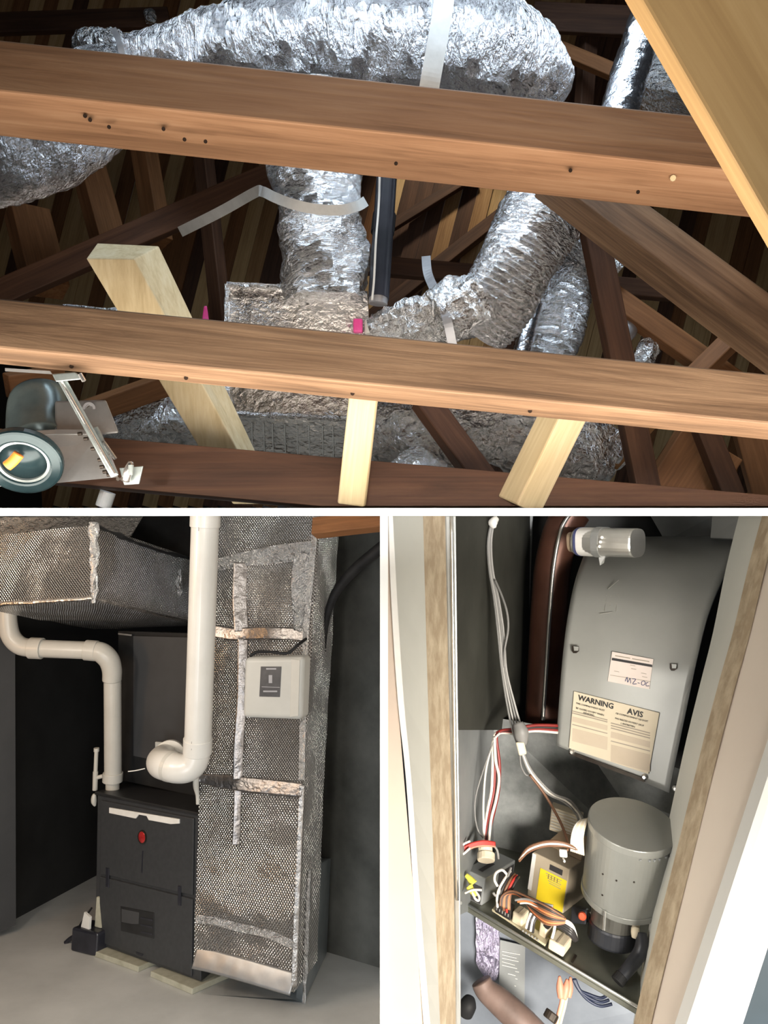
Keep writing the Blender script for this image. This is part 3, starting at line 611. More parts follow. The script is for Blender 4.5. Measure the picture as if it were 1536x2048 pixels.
# ---- supply duct with bubble foil
sd = thing('supply_duct', P(188, 1200, 3.4), 'rectangular supply duct in copper-toned bubble foil over the furnace', 'duct')
L0, C0, R0 = P(-70, 1212, 3.55), P(188, 1197, 3.3), P(404, 1250, 4.25); B0 = L0 + R0 - C0
L1, C1, R1 = P(-70, 1078, 3.62), P(188, 1050, 3.36), P(404, 1122, 4.32); B1 = L1 + R1 - C1
obj('wrap', patchbox([L1, C1, C0, L0, B1, R1, R0, B0], 0.02, 0.006, 6), M['bubble_foil'], sd, smooth=True)
obj('corner_tape', tube([C0 - U * .02, (C0 + C1) / 2 + V((.004, -.01, 0)), C1 + U * .01], [0.012, 0.02, 0.024], 14, 24, amp=0.012, freq=22, squash=0.5), M['foil_crumpled'], sd, smooth=True)
obj('bottom_tape', tube([L0, (L0 + C0) / 2 + V((0, -.008, 0)), C0], 0.010, 10, 24, amp=0.006, freq=22), M['foil_tape'], sd, smooth=True)
obj('edge_tape', tube([C0 + (C0 - L0) * 0.0, (R0 + C0) / 2 + V((0, -.006, 0)), R0], 0.008, 10, 24, amp=0.005, freq=22), M['foil_tape'], sd, smooth=True)
obj('top_tape', tube([C1, C1.lerp(R1, .5) + V((0, -.006, -.02)), R1], 0.010, 10, 24, amp=0.012, freq=14), M['dark_metal'], sd, smooth=True)
obj('tape_tail', tube([P(360, 1140, 4.0), P(358, 1165, 3.98), P(361, 1190, 3.99)], [.008, .016, .010], 12, 10, amp=0.01, freq=30), M['foil_crumpled'], sd, smooth=True)
obj('round_duct', patchbox([P(-60, 1033, 3.85), P(285, 1033, 4.1), P(262, 1072, 4.1), P(-60, 1080, 3.85), P(-60, 1033, 4.5), P(285, 1033, 4.6), P(262, 1068, 4.6), P(-60, 1068, 4.5)], 0.02, 0.012, 9), M['foil_crumpled'],
    label='crinkled foil duct above the copper-toned supply duct', cat='duct', smooth=True)
obj('dark_plenum', slab([(270, 1027, 4.45), (420, 1027, 4.2), (420, 1130, 4.2), (310, 1118, 4.4), (270, 1080, 4.45)], 0.2), M['dark_metal'], label='dark plenum panel between the supply duct and the white pipe', cat='duct', bevel=0.004)

# ---- tall return duct in bubble foil
td = thing('return_duct', P(500, 1990, 3.4), 'tall return duct wrapped in silver bubble foil right of the furnace', 'duct')
tp_ = [P(432, 1031, 3.80), P(640, 1031, 3.60), P(606, 1560, 3.45), P(588, 1986, 3.30), P(387, 1926, 3.48), P(400, 1560, 3.64)]
fu = [tp_[0], tp_[1], tp_[2], tp_[5]]; flw = [tp_[5], tp_[2], tp_[3], tp_[4]]
bo = V((0.08, 0.24, 0))
obj('wrap', patchbox(fu + [p + bo for p in fu], 0.016, 0.006, 6, 2.0), M['bubble_foil'], td, smooth=True)
obj('wrap', patchbox(flw + [p + bo for p in flw], 0.016, 0.006, 6, 2.0), M['bubble_foil'], td, smooth=True)
def on_duct(x, y, lift=0.0):
    n = (fu[1] - fu[0]).cross(fu[3] - fu[0]).normalized() if y < 1560 else (flw[1] - flw[0]).cross(flw[3] - flw[0]).normalized()
    o = fu[2]; d = P(x, y, 1.0) - CAM; t = (o - CAM).dot(n) / d.dot(n); p = CAM + d * t
    return p - d.normalized() * lift
def tape(name, px, r, amp=0.006, m='tape_dark', squash=0.4, freq=20):
    rr = r if isinstance(r, list) else [r] * len(px)
    pts = [on_duct(x, y, 0.012) for x, y in px]
    vs, fs = [], []
    data = catmull([list(p) + [q] for p, q in zip(pts, rr)], 14)
    c = [V(k[:3]) for k in data]; n = len(c)
    for i in range(n):
        t = (c[min(i + 1, n - 1)] - c[max(i - 1, 0)]).normalized(); v = (c[i] - CAM).normalized(); s = t.cross(v).normalized()
        for k in range(9):
            e = (k / 8 - .5) * 2; p = c[i] + s * e * data[i][3]
            p = p - v * ((1 - e * e) * 0.002 + amp * noise.noise(p * freq)); vs.append(p)
    for i in range(n - 1):
        for k in range(8): fs.append((9 * i + k, 9 * i + k + 1, 9 * i + 10 + k, 9 * i + 9 + k))
    return obj(name, (vs, fs), M[m], td, smooth=True, solid=0.002)
tape('tape_band', [(425, 1132), (490, 1118), (560, 1108), (628, 1098)], [.03, .035, .045, .04], 0.016, 'foil_crumpled', freq=12)
tape('tape_band', [(428, 1262), (470, 1268), (530, 1266), (612, 1270)], .030, 0.004)
tape('tape_band', [(398, 1556), (440, 1562), (520, 1572), (604, 1580)], [.018, .03, .034, .030], 0.003)
tape('tape_band', [(392, 1838), (430, 1842), (480, 1856), (530, 1866), (586, 1890)], .016, 0.010, 'foil_crumpled')
tape('tape_band', [(389, 1915), (430, 1924), (510, 1946), (586, 1968)], .045, 0.002, 'duct_tape')
tape('vertical_tape', [(482, 1125), (480, 1200), (484, 1262)], .036, 0.004)
tape('vertical_tape', [(486, 1275), (484, 1400), (478, 1480), (476, 1560)], .024, 0.003)
tape('vertical_tape', [(476, 1580), (474, 1640), (472, 1690)], .018, 0.002)
tape('corner_tape', [(612, 1108), (606, 1160), (606, 1210), (600, 1262)], [.05, .055, .05, .03], 0.022, 'foil_crumpled', freq=14)
tape('edge_tape', [(632, 1030), (624, 1120), (612, 1260), (606, 1420), (603, 1560)], .014, 0.006, 'foil_crumpled')
tape('edge_tape', [(604, 1570), (598, 1700), (592, 1850), (588, 1975)], .012, 0.006, 'foil_tape')
obj('duct_boot', hexa([P(430, 1940, 3.75), P(600, 1960, 3.5), PF(604, 2006), PF(398, 1988), P(430, 1900, 4.0), P(650, 1880, 3.9), PF(650, 1915), PF(440, 1900)]), M['galvanised_blue'],
    label='galvanized boot on the floor under the tall foil duct', cat='duct', bevel=0.004)
fb = thing('filter_box', PF(612, 2003), 'bluish galvanized filter box on the floor behind the tall duct', 'filter box')
A, B, Cc = PF(592, 1998), PF(608, 2006), PF(654, 1906)
def lift_to(A, y, x=None): return up_at(A, PX(A)[0] if x is None else x, y)
g_ = [lift_to(A, 1735, 600), lift_to(B, 1740, 618), B, A, lift_to(Cc, 1716, 640), lift_to(Cc, 1716, 662), Cc, PF(636, 1904)]
obj('casing', hexa(g_), M['galvanised_blue'], fb, bevel=0.004)
obj('corner_bead', tube([B + V((0, -.006, 0)), B.lerp(g_[1], .5) + V((0, -.008, 0)), g_[1] + V((0, -.006, 0))], [.006, .012, .006], 10, 20, amp=.006, freq=20), M['foil_crumpled'], fb, smooth=True)
obj('sheet_duct', slab([(640, 1027, 3.86), (664, 1027, 3.96), (622, 1900, 3.72), (606, 1900, 3.64)], 0.2), M['duct_dull'], label='dull olive sheet metal duct behind the tall foil duct', cat='duct', bevel=0.004)  # right flank of the tall return duct, built as a separate slab
for px_, r, lb in (([(668, 1050, 3.86), (655, 1190, 3.84), (648, 1300, 3.8), (640, 1400, 3.78)], 0.006, 'thin shiny line set running down the wall from the joist'),
                   ([(628, 1500, 3.72), (622, 1620, 3.68), (618, 1730, 3.6)], 0.007, 'thin brass-coloured line above the filter box')):
    obj('pipe_line', ptube(px_, r, seg=12), M['copper_line'], label=lb, cat='pipe', smooth=True)
hz = thing('black_hose', P(645, 1480, 3.7), 'thick black hose curving down the wall beside the tall duct', 'hose')
obj('hose', ptube([(790, 1072, 3.62, 13), (752, 1104, 3.66, 12), (715, 1134, 3.68, 11), (680, 1172, 3.68, 10), (660, 1212, 3.68, 8), (650, 1260, 3.68, 6), (644, 1340, 3.68, 5), (640, 1440, 3.68, 5)], 0, seg=16), M['black_rubber'], hz, smooth=True)
obj('hose_tip', tube([P(640, 1425, 3.67), P(639, 1445, 3.67), P(637, 1462, 3.67)], [0.008, 0.018, 0.006], 12, 5), M['black_rubber'], hz, smooth=True)
timber('ceiling_joist', (622, 1068, 3.52), (766, 1052, 3.4), 34, 12, 25, M['wood_orange'], 'orange-brown ceiling joist at the top right of the basement', 'joist')
# control box
cb = thing('control_box', P(548, 1440, 3.3), 'light grey rounded control box with dark label on the foil duct', 'control box')
cq = [P(488, 1315, 3.42), P(607, 1313, 3.32), P(602, 1440, 3.30), P(484, 1436, 3.40)]
cn = (cq[1] - cq[0]).cross(cq[3] - cq[0]).normalized(); cn = cn if cn.y > 0 else -cn
obj('housing', hexa(cq + [p + cn * 0.09 for p in cq]), M['box_grey'], cb, bevel=0.022, seg=5)
def on_cb(x, y, l): d = P(x, y, 1) - CAM; t = (cq[0] - CAM).dot(cn) / d.dot(cn); return CAM + d * t - cn * l
obj('side_cover', prism([on_cb(x, y, .003) for x, y in ((583, 1318), (600, 1320), (597, 1432), (580, 1434))], cn * 0.006), M['pvc'], cb, bevel=0.002)
lb = obj('label_plate', prism([on_cb(x, y, .002) for x, y in ((522, 1333), (563, 1333), (560, 1394), (519, 1393))], cn * 0.004), M['label_dark'], cb)
cx = (cq[1] - cq[0]).normalized(); cy = (cq[0] - cq[3]).normalized()
obj('print_line', prism([on_cb(x, y, .003) for x, y in ((524, 1373), (560, 1374), (560, 1375), (524, 1374))], cn * 0.0005), M['print_grey'], lb)
for (x0, y0, x1, y1) in ((533, 1336, 553, 1339), (538, 1350, 545, 1366), (527, 1381, 555, 1384)):
    obj('print_mark', prism([on_cb(x, y, .003) for x, y in ((x0, y0), (x1, y0), (x1, y1), (x0, y1))], cn * 0.0005), M['print_grey'], lb)
obj('control_cable', ptube([(500, 1312, 3.36), (515, 1304, 3.36), (545, 1304, 3.35), (575, 1306, 3.34), (598, 1288, 3.36), (612, 1278, 3.42)], 0.007, seg=10), M['black_rubber'],
    label='black cable looping over the top of the control box', cat='cable', smooth=True)
# ---- white pipes
vp = thing('vent_pipe', P(395, 1560, 3.45), 'large white PVC vent pipe with elbow in front of the tall duct', 'pipe')
ax0, ax1 = P(411, 1027, 3.34), P(396, 1480, 3.44)
obj('pipe', cyl(ax0, ax1, 0.0615, 48), M['pvc_bright'], vp, smooth=False)
obj('coupling', cyl(P(411, 1027, 3.34), P(410, 1054, 3.345), 0.067, 48), M['pvc_bright'], vp, bevel=0.003)
obj('coupling', cyl(P(396, 1476, 3.44), P(395, 1506, 3.45), 0.066, 48), M['pvc_bright'], vp, bevel=0.003)
obj('elbow', ptube([(395, 1500, 3.45, 26), (392, 1516, 3.45, 27), (384, 1530, 3.45, 27.5), (370, 1537, 3.45, 28), (352, 1536, 3.46, 29), (340, 1532, 3.48, 29)], 0, seg=40, sub=8), M['pvc_bright'], vp, smooth=True)
obj('joint', ptube([(346, 1534, 3.47, 30), (340, 1532, 3.48, 30.5)], 0, seg=40, sub=1), M['pvc'], vp)
obj('elbow', ptube([(342, 1532, 3.48, 29.5), (332, 1530, 3.50, 29.5), (324, 1527, 3.54, 29), (322, 1522, 3.60, 28), (326, 1516, 3.68, 26), (332, 1512, 3.78, 24)], 0, seg=40, sub=8), M['pvc_bright'], vp, smooth=True)
obj('collar', ptube([(338, 1514, 3.72, 32), (341, 1510, 3.8, 30)], 0, seg=40, sub=1), M['white_plastic'], vp, bevel=0.003)
for pxs in ([(398, 1040, 3.28), (397, 1062, 3.28)], [(384, 1440, 3.38), (383, 1500, 3.38)]):
    obj('print_mark', ptube([(x - 16 * 0, y, d) for x, y, d in pxs], 0.0012, seg=6, sub=1), M['label_dark'], vp)
ip = thing('intake_pipe', P(226, 1578, 4.1), 'white PVC intake pipe bending twice into the furnace top at left', 'pipe')
obj('elbow', ptube([(14, 1200, 4.1, 17), (16, 1250, 4.1, 18), (24, 1276, 4.1, 18), (42, 1292, 4.1, 18), (66, 1296, 4.1, 18)], 0, seg=32, sub=8), M['pvc'], ip, smooth=True)
obj('coupling', cyl(P(60, 1296, 4.1), P(85, 1297, 4.1), 0.058, 36), M['pvc'], ip, bevel=0.003)
obj('pipe', cyl(P(80, 1297, 4.1), P(180, 1301, 4.12), 0.048, 36), M['pvc'], ip)
obj('coupling', cyl(P(171, 1300, 4.12), P(194, 1302, 4.12), 0.056, 36), M['pvc'], ip, bevel=0.003)
obj('elbow', ptube([(190, 1302, 4.12, 19), (204, 1306, 4.12, 20), (218, 1320, 4.13, 20), (224, 1340, 4.14, 19), (224, 1360, 4.15, 18.5)], 0, seg=32, sub=8), M['pvc'], ip, smooth=True)
obj('pipe', cyl(P(225, 1358, 4.15), P(226, 1548, 4.18), 0.0465, 36), M['pvc'], ip)
obj('joint_line', cyl(P(224, 1360, 4.15), P(224, 1362.5, 4.15), 0.049, 36), M['label_dark'], ip)
obj('coupling', cyl(P(226, 1545, 4.18), P(225, 1563, 4.18), 0.054, 36), M['pvc'], ip, bevel=0.003)
obj('spigot', cyl(P(225, 1562, 4.18), P(225, 1582, 4.18), 0.037, 30), M['pvc'], ip)
dt = thing('drain_tee', P(190, 1580, 4.2), 'thin white condensate drain tee beside the intake pipe', 'pipe')
obj('standpipe', cyl(P(193, 1498, 4.2), P(191, 1546, 4.2), 0.011, 20), M['pvc'], dt)
obj('cap', cyl(P(193, 1496, 4.2), P(193, 1503, 4.2), 0.015, 20), M['pvc'], dt)
obj('tee', join(cyl(P(191, 1543, 4.2), P(190, 1580, 4.2), 0.014, 20), cyl(P(191, 1556, 4.2), P(206, 1552, 4.2), 0.011, 16)), M['pvc'], dt)
obj('drain_bulb', tube([P(189, 1588, 4.15), P(188, 1594, 4.15), P(188, 1604, 4.15), P(190, 1612, 4.15)], [.008, .014, .015, .006], 18, 5), M['pvc'], label='small white drain end at the top left corner of the furnace', cat='pipe', smooth=True)
obj('drain_line', ptube([(393, 1545, 3.62, 6), (392, 1570, 3.62, 6), (395, 1590, 3.62, 4), (396, 1608, 3.62, 4)], 0, seg=14), M['pvc'], label='short white drain line between the elbow and the tall duct', cat='pipe', smooth=True)
# condensate pump on the floor
cp = thing('condensate_pump', PF(165, 1908), 'black condensate pump on the floor at the left of the furnace', 'pump')
A, B = PF(140, 1902), PF(192, 1915); bk = U.cross((B - A).normalized()) * 0.14
h = 0.115
tk = [A + U * h, B + U * h, B, A, A + U * h + bk, B + U * h + bk, B + bk, A + bk]
obj('tank', hexa(tk), M['black_plastic'], cp, bevel=0.012, seg=3)
obj('spout', ptube([(150, 1872, 4.05), (140, 1878, 4.05), (131, 1886, 4.05)], 0.012, seg=12), M['black_plastic'], cp, smooth=True)
m0 = tk[0].lerp(tk[1], .55) + bk * .4; m1 = tk[1] + bk * .4 + W * .02
obj('motor_housing', hexa([m0 + U * .15, m1 + U * .15, m1, m0, m0 + U * .15 + bk * .5, m1 + U * .15 + bk * .5, m1 + bk * .5, m0 + bk * .5]), M['block_wood'], cp, bevel=0.006)
l0 = tk[0].lerp(tk[1], .2) + bk * .2
obj('label_plate', prism([l0, l0 + W * .07, l0 + W * .07 + U * .06, l0 + U * .075 + W * .02], bk * .1), M['white_plastic'], cp)
obj('pump_cord', ptube([(150, 1872, 4.02), (160, 1850, 4.02), (172, 1832, 4.05), (184, 1815, 4.08)], 0.005, seg=8), M['black_rubber'], label='black cord rising from the condensate pump', cat='cord', smooth=True)
# ================================================================== furnace closet
mottled('casing_pink', (0.52, 0.42, 0.345), (0.57, 0.47, 0.395), 0.55, 0, 3, 0.02)
mottled('trim_white', (0.74, 0.72, 0.69), (0.82, 0.80, 0.77), 0.5, 0, 12, 0.05)
mottled('jamb_grey', (0.66, 0.66, 0.61), (0.72, 0.72, 0.67), 0.5, 0, 3, 0.02)
mottled('raw_board', (0.40, 0.31, 0.21), (0.62, 0.52, 0.38), 0.85, 0, 45, 0.3, 8, stretch=(1, 1, .5), lo=0.42, hi=0.72)
mottled('flange', (0.42, 0.43, 0.42), (0.52, 0.53, 0.52), 0.35, 0.5, 8, 0.02)
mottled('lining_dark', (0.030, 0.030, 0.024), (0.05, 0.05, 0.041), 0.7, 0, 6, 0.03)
mottled('cover_grey', (0.37, 0.375, 0.36), (0.42, 0.425, 0.41), 0.38, 0.25, 5, 0.02)
mottled('panel_grey', (0.24, 0.255, 0.26), (0.32, 0.33, 0.335), 0.45, 0.3, 6, 0.04)
mottled('panel_blue', (0.165, 0.185, 0.22), (0.235, 0.26, 0.30), 0.4, 0.3, 7, 0.05)
mottled('flue_brown', (0.085, 0.034, 0.022), (0.14, 0.06, 0.04), 0.35, 0.4, 7, 0.04)
mottled('aluminium', (0.68, 0.67, 0.64), (0.75, 0.74, 0.71), 0.3, 0.85, 20, 0.02)
mottled('paper_pink', (0.80, 0.70, 0.65), (0.84, 0.74, 0.69), 0.7, 0, 15, 0.0)
mottled('paper_cream', (0.74, 0.65, 0.50), (0.78, 0.69, 0.54), 0.7, 0, 15, 0.0)
mottled('paper_tan', (0.62, 0.52, 0.40), (0.66, 0.56, 0.44), 0.7, 0, 15, 0.0)
mottled('paper_yellow', (0.90, 0.66, 0.02), (0.94, 0.71, 0.03), 0.6, 0, 15, 0.0)
mottled('ink', (0.03, 0.028, 0.03), (0.04, 0.038, 0.04), 0.6, 0, 15, 0.0)
mottled('ink_soft', (0.36, 0.31, 0.25), (0.42, 0.36, 0.29), 0.7, 0, 15, 0.0)
mottled('ink_blue', (0.05, 0.06, 0.16), (0.07, 0.08, 0.2), 0.6, 0, 15, 0.0)
mottled('beige_plastic', (0.40, 0.335, 0.25), (0.45, 0.38, 0.29), 0.5, 0, 8, 0.01)
mottled('beige_brown', (0.30, 0.22, 0.145), (0.34, 0.25, 0.17), 0.5, 0, 8, 0.01)
mottled('cream_plastic', (0.66, 0.57, 0.43), (0.74, 0.65, 0.5), 0.5, 0, 12, 0.02)
mottled('motor_black', (0.018, 0.02, 0.026), (0.035, 0.037, 0.045), 0.4, 0.2, 10, 0.03)
mottled('motor_grey', (0.085, 0.083, 0.074), (0.115, 0.112, 0.10), 0.4, 0.3, 10, 0.03)
mottled('wire_grey', (0.2, 0.195, 0.19), (0.25, 0.245, 0.24), 0.5, 0, 10, 0)
mottled('wire_white', (0.72, 0.68, 0.62), (0.78, 0.74, 0.68), 0.45, 0, 10, 0)
mottled('wire_red', (0.42, 0.03, 0.025), (0.55, 0.045, 0.035), 0.4, 0, 10, 0)
mottled('wire_black', (0.015, 0.013, 0.013), (0.03, 0.027, 0.027), 0.45, 0, 10, 0)
mottled('wire_brown', (0.14, 0.065, 0.035), (0.2, 0.095, 0.05), 0.5, 0, 10, 0)
mottled('wire_orange', (0.6, 0.17, 0.06), (0.68, 0.22, 0.08), 0.5, 0, 10, 0)
mottled('wire_blue', (0.02, 0.028, 0.06), (0.03, 0.04, 0.085), 0.45, 0, 10, 0)
mottled('wire_yellow', (0.62, 0.6, 0.08), (0.7, 0.68, 0.12), 0.45, 0, 10, 0)
mottled('wire_salmon', (0.5, 0.2, 0.13), (0.6, 0.26, 0.17), 0.5, 0, 10, 0)
mottled('knob_red', (0.6, 0.09, 0.04), (0.68, 0.12, 0.05), 0.45, 0, 10, 0)
mottled('pcb', (0.52, 0.46, 0.31), (0.62, 0.56, 0.40), 0.55, 0, 40, 0.02)
mottled('shelf_metal', (0.17, 0.175, 0.145), (0.24, 0.245, 0.21), 0.32, 0.55, 8, 0.03)
mottled('dark_blue_door', (0.012, 0.025, 0.035), (0.02, 0.035, 0.05), 0.5, 0, 6, 0)
mottled('wall_cream', (0.76, 0.66, 0.57), (0.80, 0.71, 0.62), 0.55, 0, 3, 0.02)
mottled('galvanised_vestibule', (0.19, 0.2, 0.2), (0.31, 0.32, 0.32), 0.45, 0.3, 22, 0.12, 8.0)
mottled('drum_grey', (0.23, 0.235, 0.22), (0.27, 0.275, 0.26), 0.36, 0.3, 6, 0.02)
mottled('wire_pale', (0.36, 0.35, 0.34), (0.42, 0.41, 0.40), 0.5, 0, 10, 0)
mottled('wire_maroon', (0.2, 0.02, 0.018), (0.3, 0.03, 0.025), 0.4, 0, 10, 0)
mottled('pipe_pink', (0.10, 0.066, 0.055), (0.2, 0.135, 0.115), 0.6, 0.1, 9, 0.1)
foil('foil_lilac', (0.80, 0.74, 1.0), 0.3, 2.2, 0.9, 0.012, (1.6, 1.6, .5))

def strip(left, right, th=0.02, sub=4):
    """upright board between two edges given as (x, y, depth) lists"""
    a = catmull([list(P(*q)) for q in left], sub); b = catmull([list(P(*q)) for q in right], sub)
    n = len(a); vs, fs = [], []
    for p, q in zip(a, b):
        p, q = V(p), V(q); nn = V((0, 1, 0)) * th; vs += [p, q, q + nn, p + nn]
    for i in range(n - 1):
        for k in range(4): fs.append((4 * i + k, 4 * i + (k + 1) % 4, 4 * i + 4 + (k + 1) % 4, 4 * i + 4 + k))
    fs += [(3, 2, 1, 0), (4 * n - 4, 4 * n - 3, 4 * n - 2, 4 * n - 1)]
    return (vs, fs)
Y0, Y1 = 1030, 2090
# left side of the opening
obj('wall_front', strip([(772, Y0, 1.12), (772, 1400, 1.12), (772, 1700, 1.10), (772, Y1, 1.08)], [(776, Y0, 1.12), (796, 1400, 1.12), (820, 1700, 1.10), (853, Y1, 1.08)], 0.02), M['casing_pink'],
    label='pinkish painted wall at the left of the closet opening', kind='structure')
obj('trim_1', strip([(776, Y0, 1.115), (782, 1200, 1.115), (795, 1400, 1.115), (812, 1560, 1.105), (828, 1800, 1.095), (850, Y1, 1.075)],
                    [(786, Y0, 1.115), (795, 1200, 1.115), (808, 1400, 1.115), (823, 1560, 1.105), (840, 1800, 1.095), (864, Y1, 1.075)], 0.03), M['trim_white'],
    label='narrow rough white edge strip of the left door jamb', kind='structure', bevel=0.001)
obj('trim_2', strip([(784, Y0, 1.13), (806, 1400, 1.13), (838, 1800, 1.11), (860, Y1, 1.09)], [(846, Y0, 1.26), (856, 1400, 1.26), (870, 1800, 1.24), (882, Y1, 1.22)], 0.02), M['jamb_grey'],
    label='light grey painted left door jamb', kind='structure')
obj('trim_3', strip([(842, Y0, 1.255), (853, 1400, 1.255), (867, 1800, 1.235), (879, Y1, 1.215)], [(890, Y0, 1.34), (898, 1400, 1.34), (908, 1800, 1.32), (912, Y1, 1.30)], 0.02), M['raw_board'],
    label='raw tan board strip with paint specks inside the left jamb', kind='structure')
# furnace cabinet shell
fc = thing('furnace_cabinet', P(1000, 2040, 1.4), 'open grey furnace cabinet inside the closet', 'furnace')
obj('left_flange', strip([(889, Y0, 1.345), (897, 1400, 1.345), (908, 1800, 1.325), (911, Y1, 1.30)], [(912, Y0, 1.34), (916, 1400, 1.34), (921, 1800, 1.32), (922, Y1, 1.30)], 0.012), M['flange'], fc, bevel=0.003)
obj('flange_bead', tube([P(903, Y0, 1.338), P(908, 1400, 1.338), P(915, 1800, 1.318)], 0.003, 10, 6), M['steel_bright'], fc, smooth=True)
obj('lining', slab([(911, Y0, 1.36), (1062, Y0, 1.98), (1058, 1460, 1.98), (914, 1460, 1.36)], 0.01), M['lining_dark'], fc)  # upper part of the side wall, coloured dark for the shade there
obj('side_panel', slab([(913, 1448, 1.37), (988, 1434, 1.70), (986, 1800, 1.66), (919, 1830, 1.37)], 0.01), M['panel_grey'], fc)
obj('corner_strip', slab([(1057, Y0, 1.97), (1066, Y0, 1.97), (1050, 1460, 1.97), (1043, 1460, 1.97)], 0.01), M['panel_grey'], fc)
obj('rear_panel', slab([(1040, Y0, 2.05), (1560, Y0, 2.05), (1500, 1640, 2.05), (1040, 1640, 2.05)], 0.02), M['black_wall'], fc)  # back sheet coloured black to give the shade behind the cover
rp = obj('vestibule_panel', slab([(984, 1434, 1.70), (1150, 1462, 1.70), (1420, 1560, 1.58), (1400, 1830, 1.56), (980, 1830, 1.66)], 0.012), M['galvanised_vestibule'], fc)
obj('top_hood', slab([(1300, Y0, 1.98), (1430, Y0, 1.9), (1424, 1078, 1.9), (1330, 1082, 1.98)], 0.03), M['panel_grey'], fc)
obj('top_bracket', slab([(1424, Y0, 1.72), (1490, Y0, 1.66), (1480, 1078, 1.66), (1420, 1076, 1.72)], 0.02), M['cover_grey'], fc, bevel=0.002)
# right side of the opening
LJ = [(1488, Y0), (1461, 1140), (1435, 1270), (1410, 1370), (1383, 1480), (1362, 1575), (1338, 1690), (1312, 1830), (1284, 2000), (1270, Y1)]
RJ = [(1544, Y0), (1517, 1130), (1484, 1270), (1456, 1370), (1427, 1480), (1404, 1575), (1376, 1690), (1341, 1830), (1298, 2000), (1278, Y1)]
def dj(y, a, b): return a + (b - a) * (y - Y0) / (Y1 - Y0)
obj('trim_4', strip([(x, y, dj(y, 1.44, 1.25)) for x, y in LJ], [(x, y, dj(y, 1.24, 1.16)) for x, y in RJ], 0.02), M['jamb_grey'],
    label='light grey painted right door jamb', kind='structure')
obj('trim_5', strip([(x - 1, y, dj(y, 1.235, 1.155)) for x, y in RJ], [(x + 15, y, dj(y, 1.215, 1.135)) for x, y in RJ], 0.03, 12), M['raw_board'],
    label='rough splintered raw wood edge of the right jamb', kind='structure')
def lm(o_, d): return [(1521 - .327 * (y - 1597) + o_, y, d) for y in (Y0, 1300, 1600, 1850, Y1)]
obj('wall_right.001', strip([(x + 13, y, dj(y, 1.22, 1.14)) for x, y in (RJ[0], RJ[2], RJ[5], RJ[7], RJ[9])], lm(4, 1.06), 0.02, 1), M['wall_cream'],
    label='cream painted casing at the right of the closet opening', kind='structure')
obj('trim_6', strip(lm(0, 1.055), lm(24, 1.04), 0.03, 1), M['white_paint'],
    label='bright white moulding at the lower right corner', kind='structure', bevel=0.003)
obj('trim_7', strip(lm(22, 1.045), lm(112, 1.03), 0.02, 1), M['trim_white'],
    label='grey-white door face beyond the white moulding', kind='structure')
obj('wall_far', strip(lm(110, 1.04), lm(1500, 1.02), 0.02, 1), M['dark_blue_door'],
    label='dark blue sliver at the bottom right corner', kind='structure')
# flue
fp = thing('flue_pipe', P(1062, 1450, 1.85), 'dark red-brown vent pipe curving up behind the grey cover', 'flue')
obj('pipe', ptube([(1146, 1022, 1.80, 36), (1124, 1060, 1.80, 36), (1106, 1130, 1.80, 36), (1098, 1220, 1.80, 36), (1092, 1330, 1.80, 36), (1084, 1480, 1.80, 36)], 0, seg=32, sub=10), M['flue_brown'], fp, smooth=True)
obj('seam', ptube([(1140, 1028, 1.752), (1122, 1060, 1.75), (1108, 1130, 1.75), (1100, 1220, 1.75), (1093, 1330, 1.75), (1086, 1440, 1.75)], 0.0045, seg=10, sub=8), M['aluminium'], fp, smooth=True)
# big curved cover
gc = thing('blower_cover', P(1220, 1560, 1.45), 'large curved grey sheet metal cover with warning labels', 'cover')
def plane_d(x, y, a=P(1127, 1305, 1.565), b=P(1404, 1320, 1.43), c=P(1113, 1490, 1.55)):
    n = (b - a).cross(c - a); d = P(x, y, 1) - CAM; return ((a - CAM).dot(n) / d.dot(n))
rows = [((1182, 1076, 1.98), (1476, 1074, 1.80)), ((1168, 1112, 1.76), (1467, 1110, 1.62)), ((1150, 1165, 1.65), (1443, 1163, 1.53)), ((1137, 1228, 1.59), (1416, 1232, 1.47)),
        ((1127, 1305, plane_d(1127, 1305)), (1394, 1320, plane_d(1394, 1320))), ((1119, 1400, plane_d(1119, 1400)), (1371, 1428, plane_d(1371, 1428))), ((1113, 1490, 1.55), (1338, 1585, plane_d(1338, 1585)))]
gr = [[P(*l), P(*l).lerp(P(*r), .33), P(*l).lerp(P(*r), .66), P(*r)] for l, r in rows]
gv, gf = sheet(gr, 8, 5)
obj('sheet', (gv, gf), M['cover_grey'], gc, smooth=True, solid=0.006)
def on_cover(x, y, lift=0.0):
    # plane through the flat lower part
    a, b, c = P(1127, 1305, 1.565), P(1404, 1320, 1.43), P(1113, 1490, 1.55)
    n = (b - a).cross(c - a).normalized(); n = n if n.y > 0 else -n
    d = P(x, y, 1) - CAM; t = (a - CAM).dot(n) / d.dot(n); return CAM + d * t - n * lift
a_, b_, c_ = P(1127, 1305, 1.565), P(1404, 1320, 1.43), P(1113, 1490, 1.55)
CN = (b_ - a_).cross(c_ - a_).normalized(); CN = CN if CN.y > 0 else -CN
LIFT = 0.007
def cplate(name, px, m, par, lift=LIFT, th=0.0015, **k): return obj(name, prism([on_cover(x, y, lift) for x, y in px], CN * th), m, par, **k)
def cscrew(x, y, r=0.006, par=gc):
    p = on_cover(x, y, LIFT); obj('screw', tube([p + CN * .01, p, p - CN * .004], [r, r, r * .5], 14, 1), M['steel_bright'], par)
cscrew(1146, 1503); cscrew(1290, 1553); cscrew(1352, 1576, 0.006)
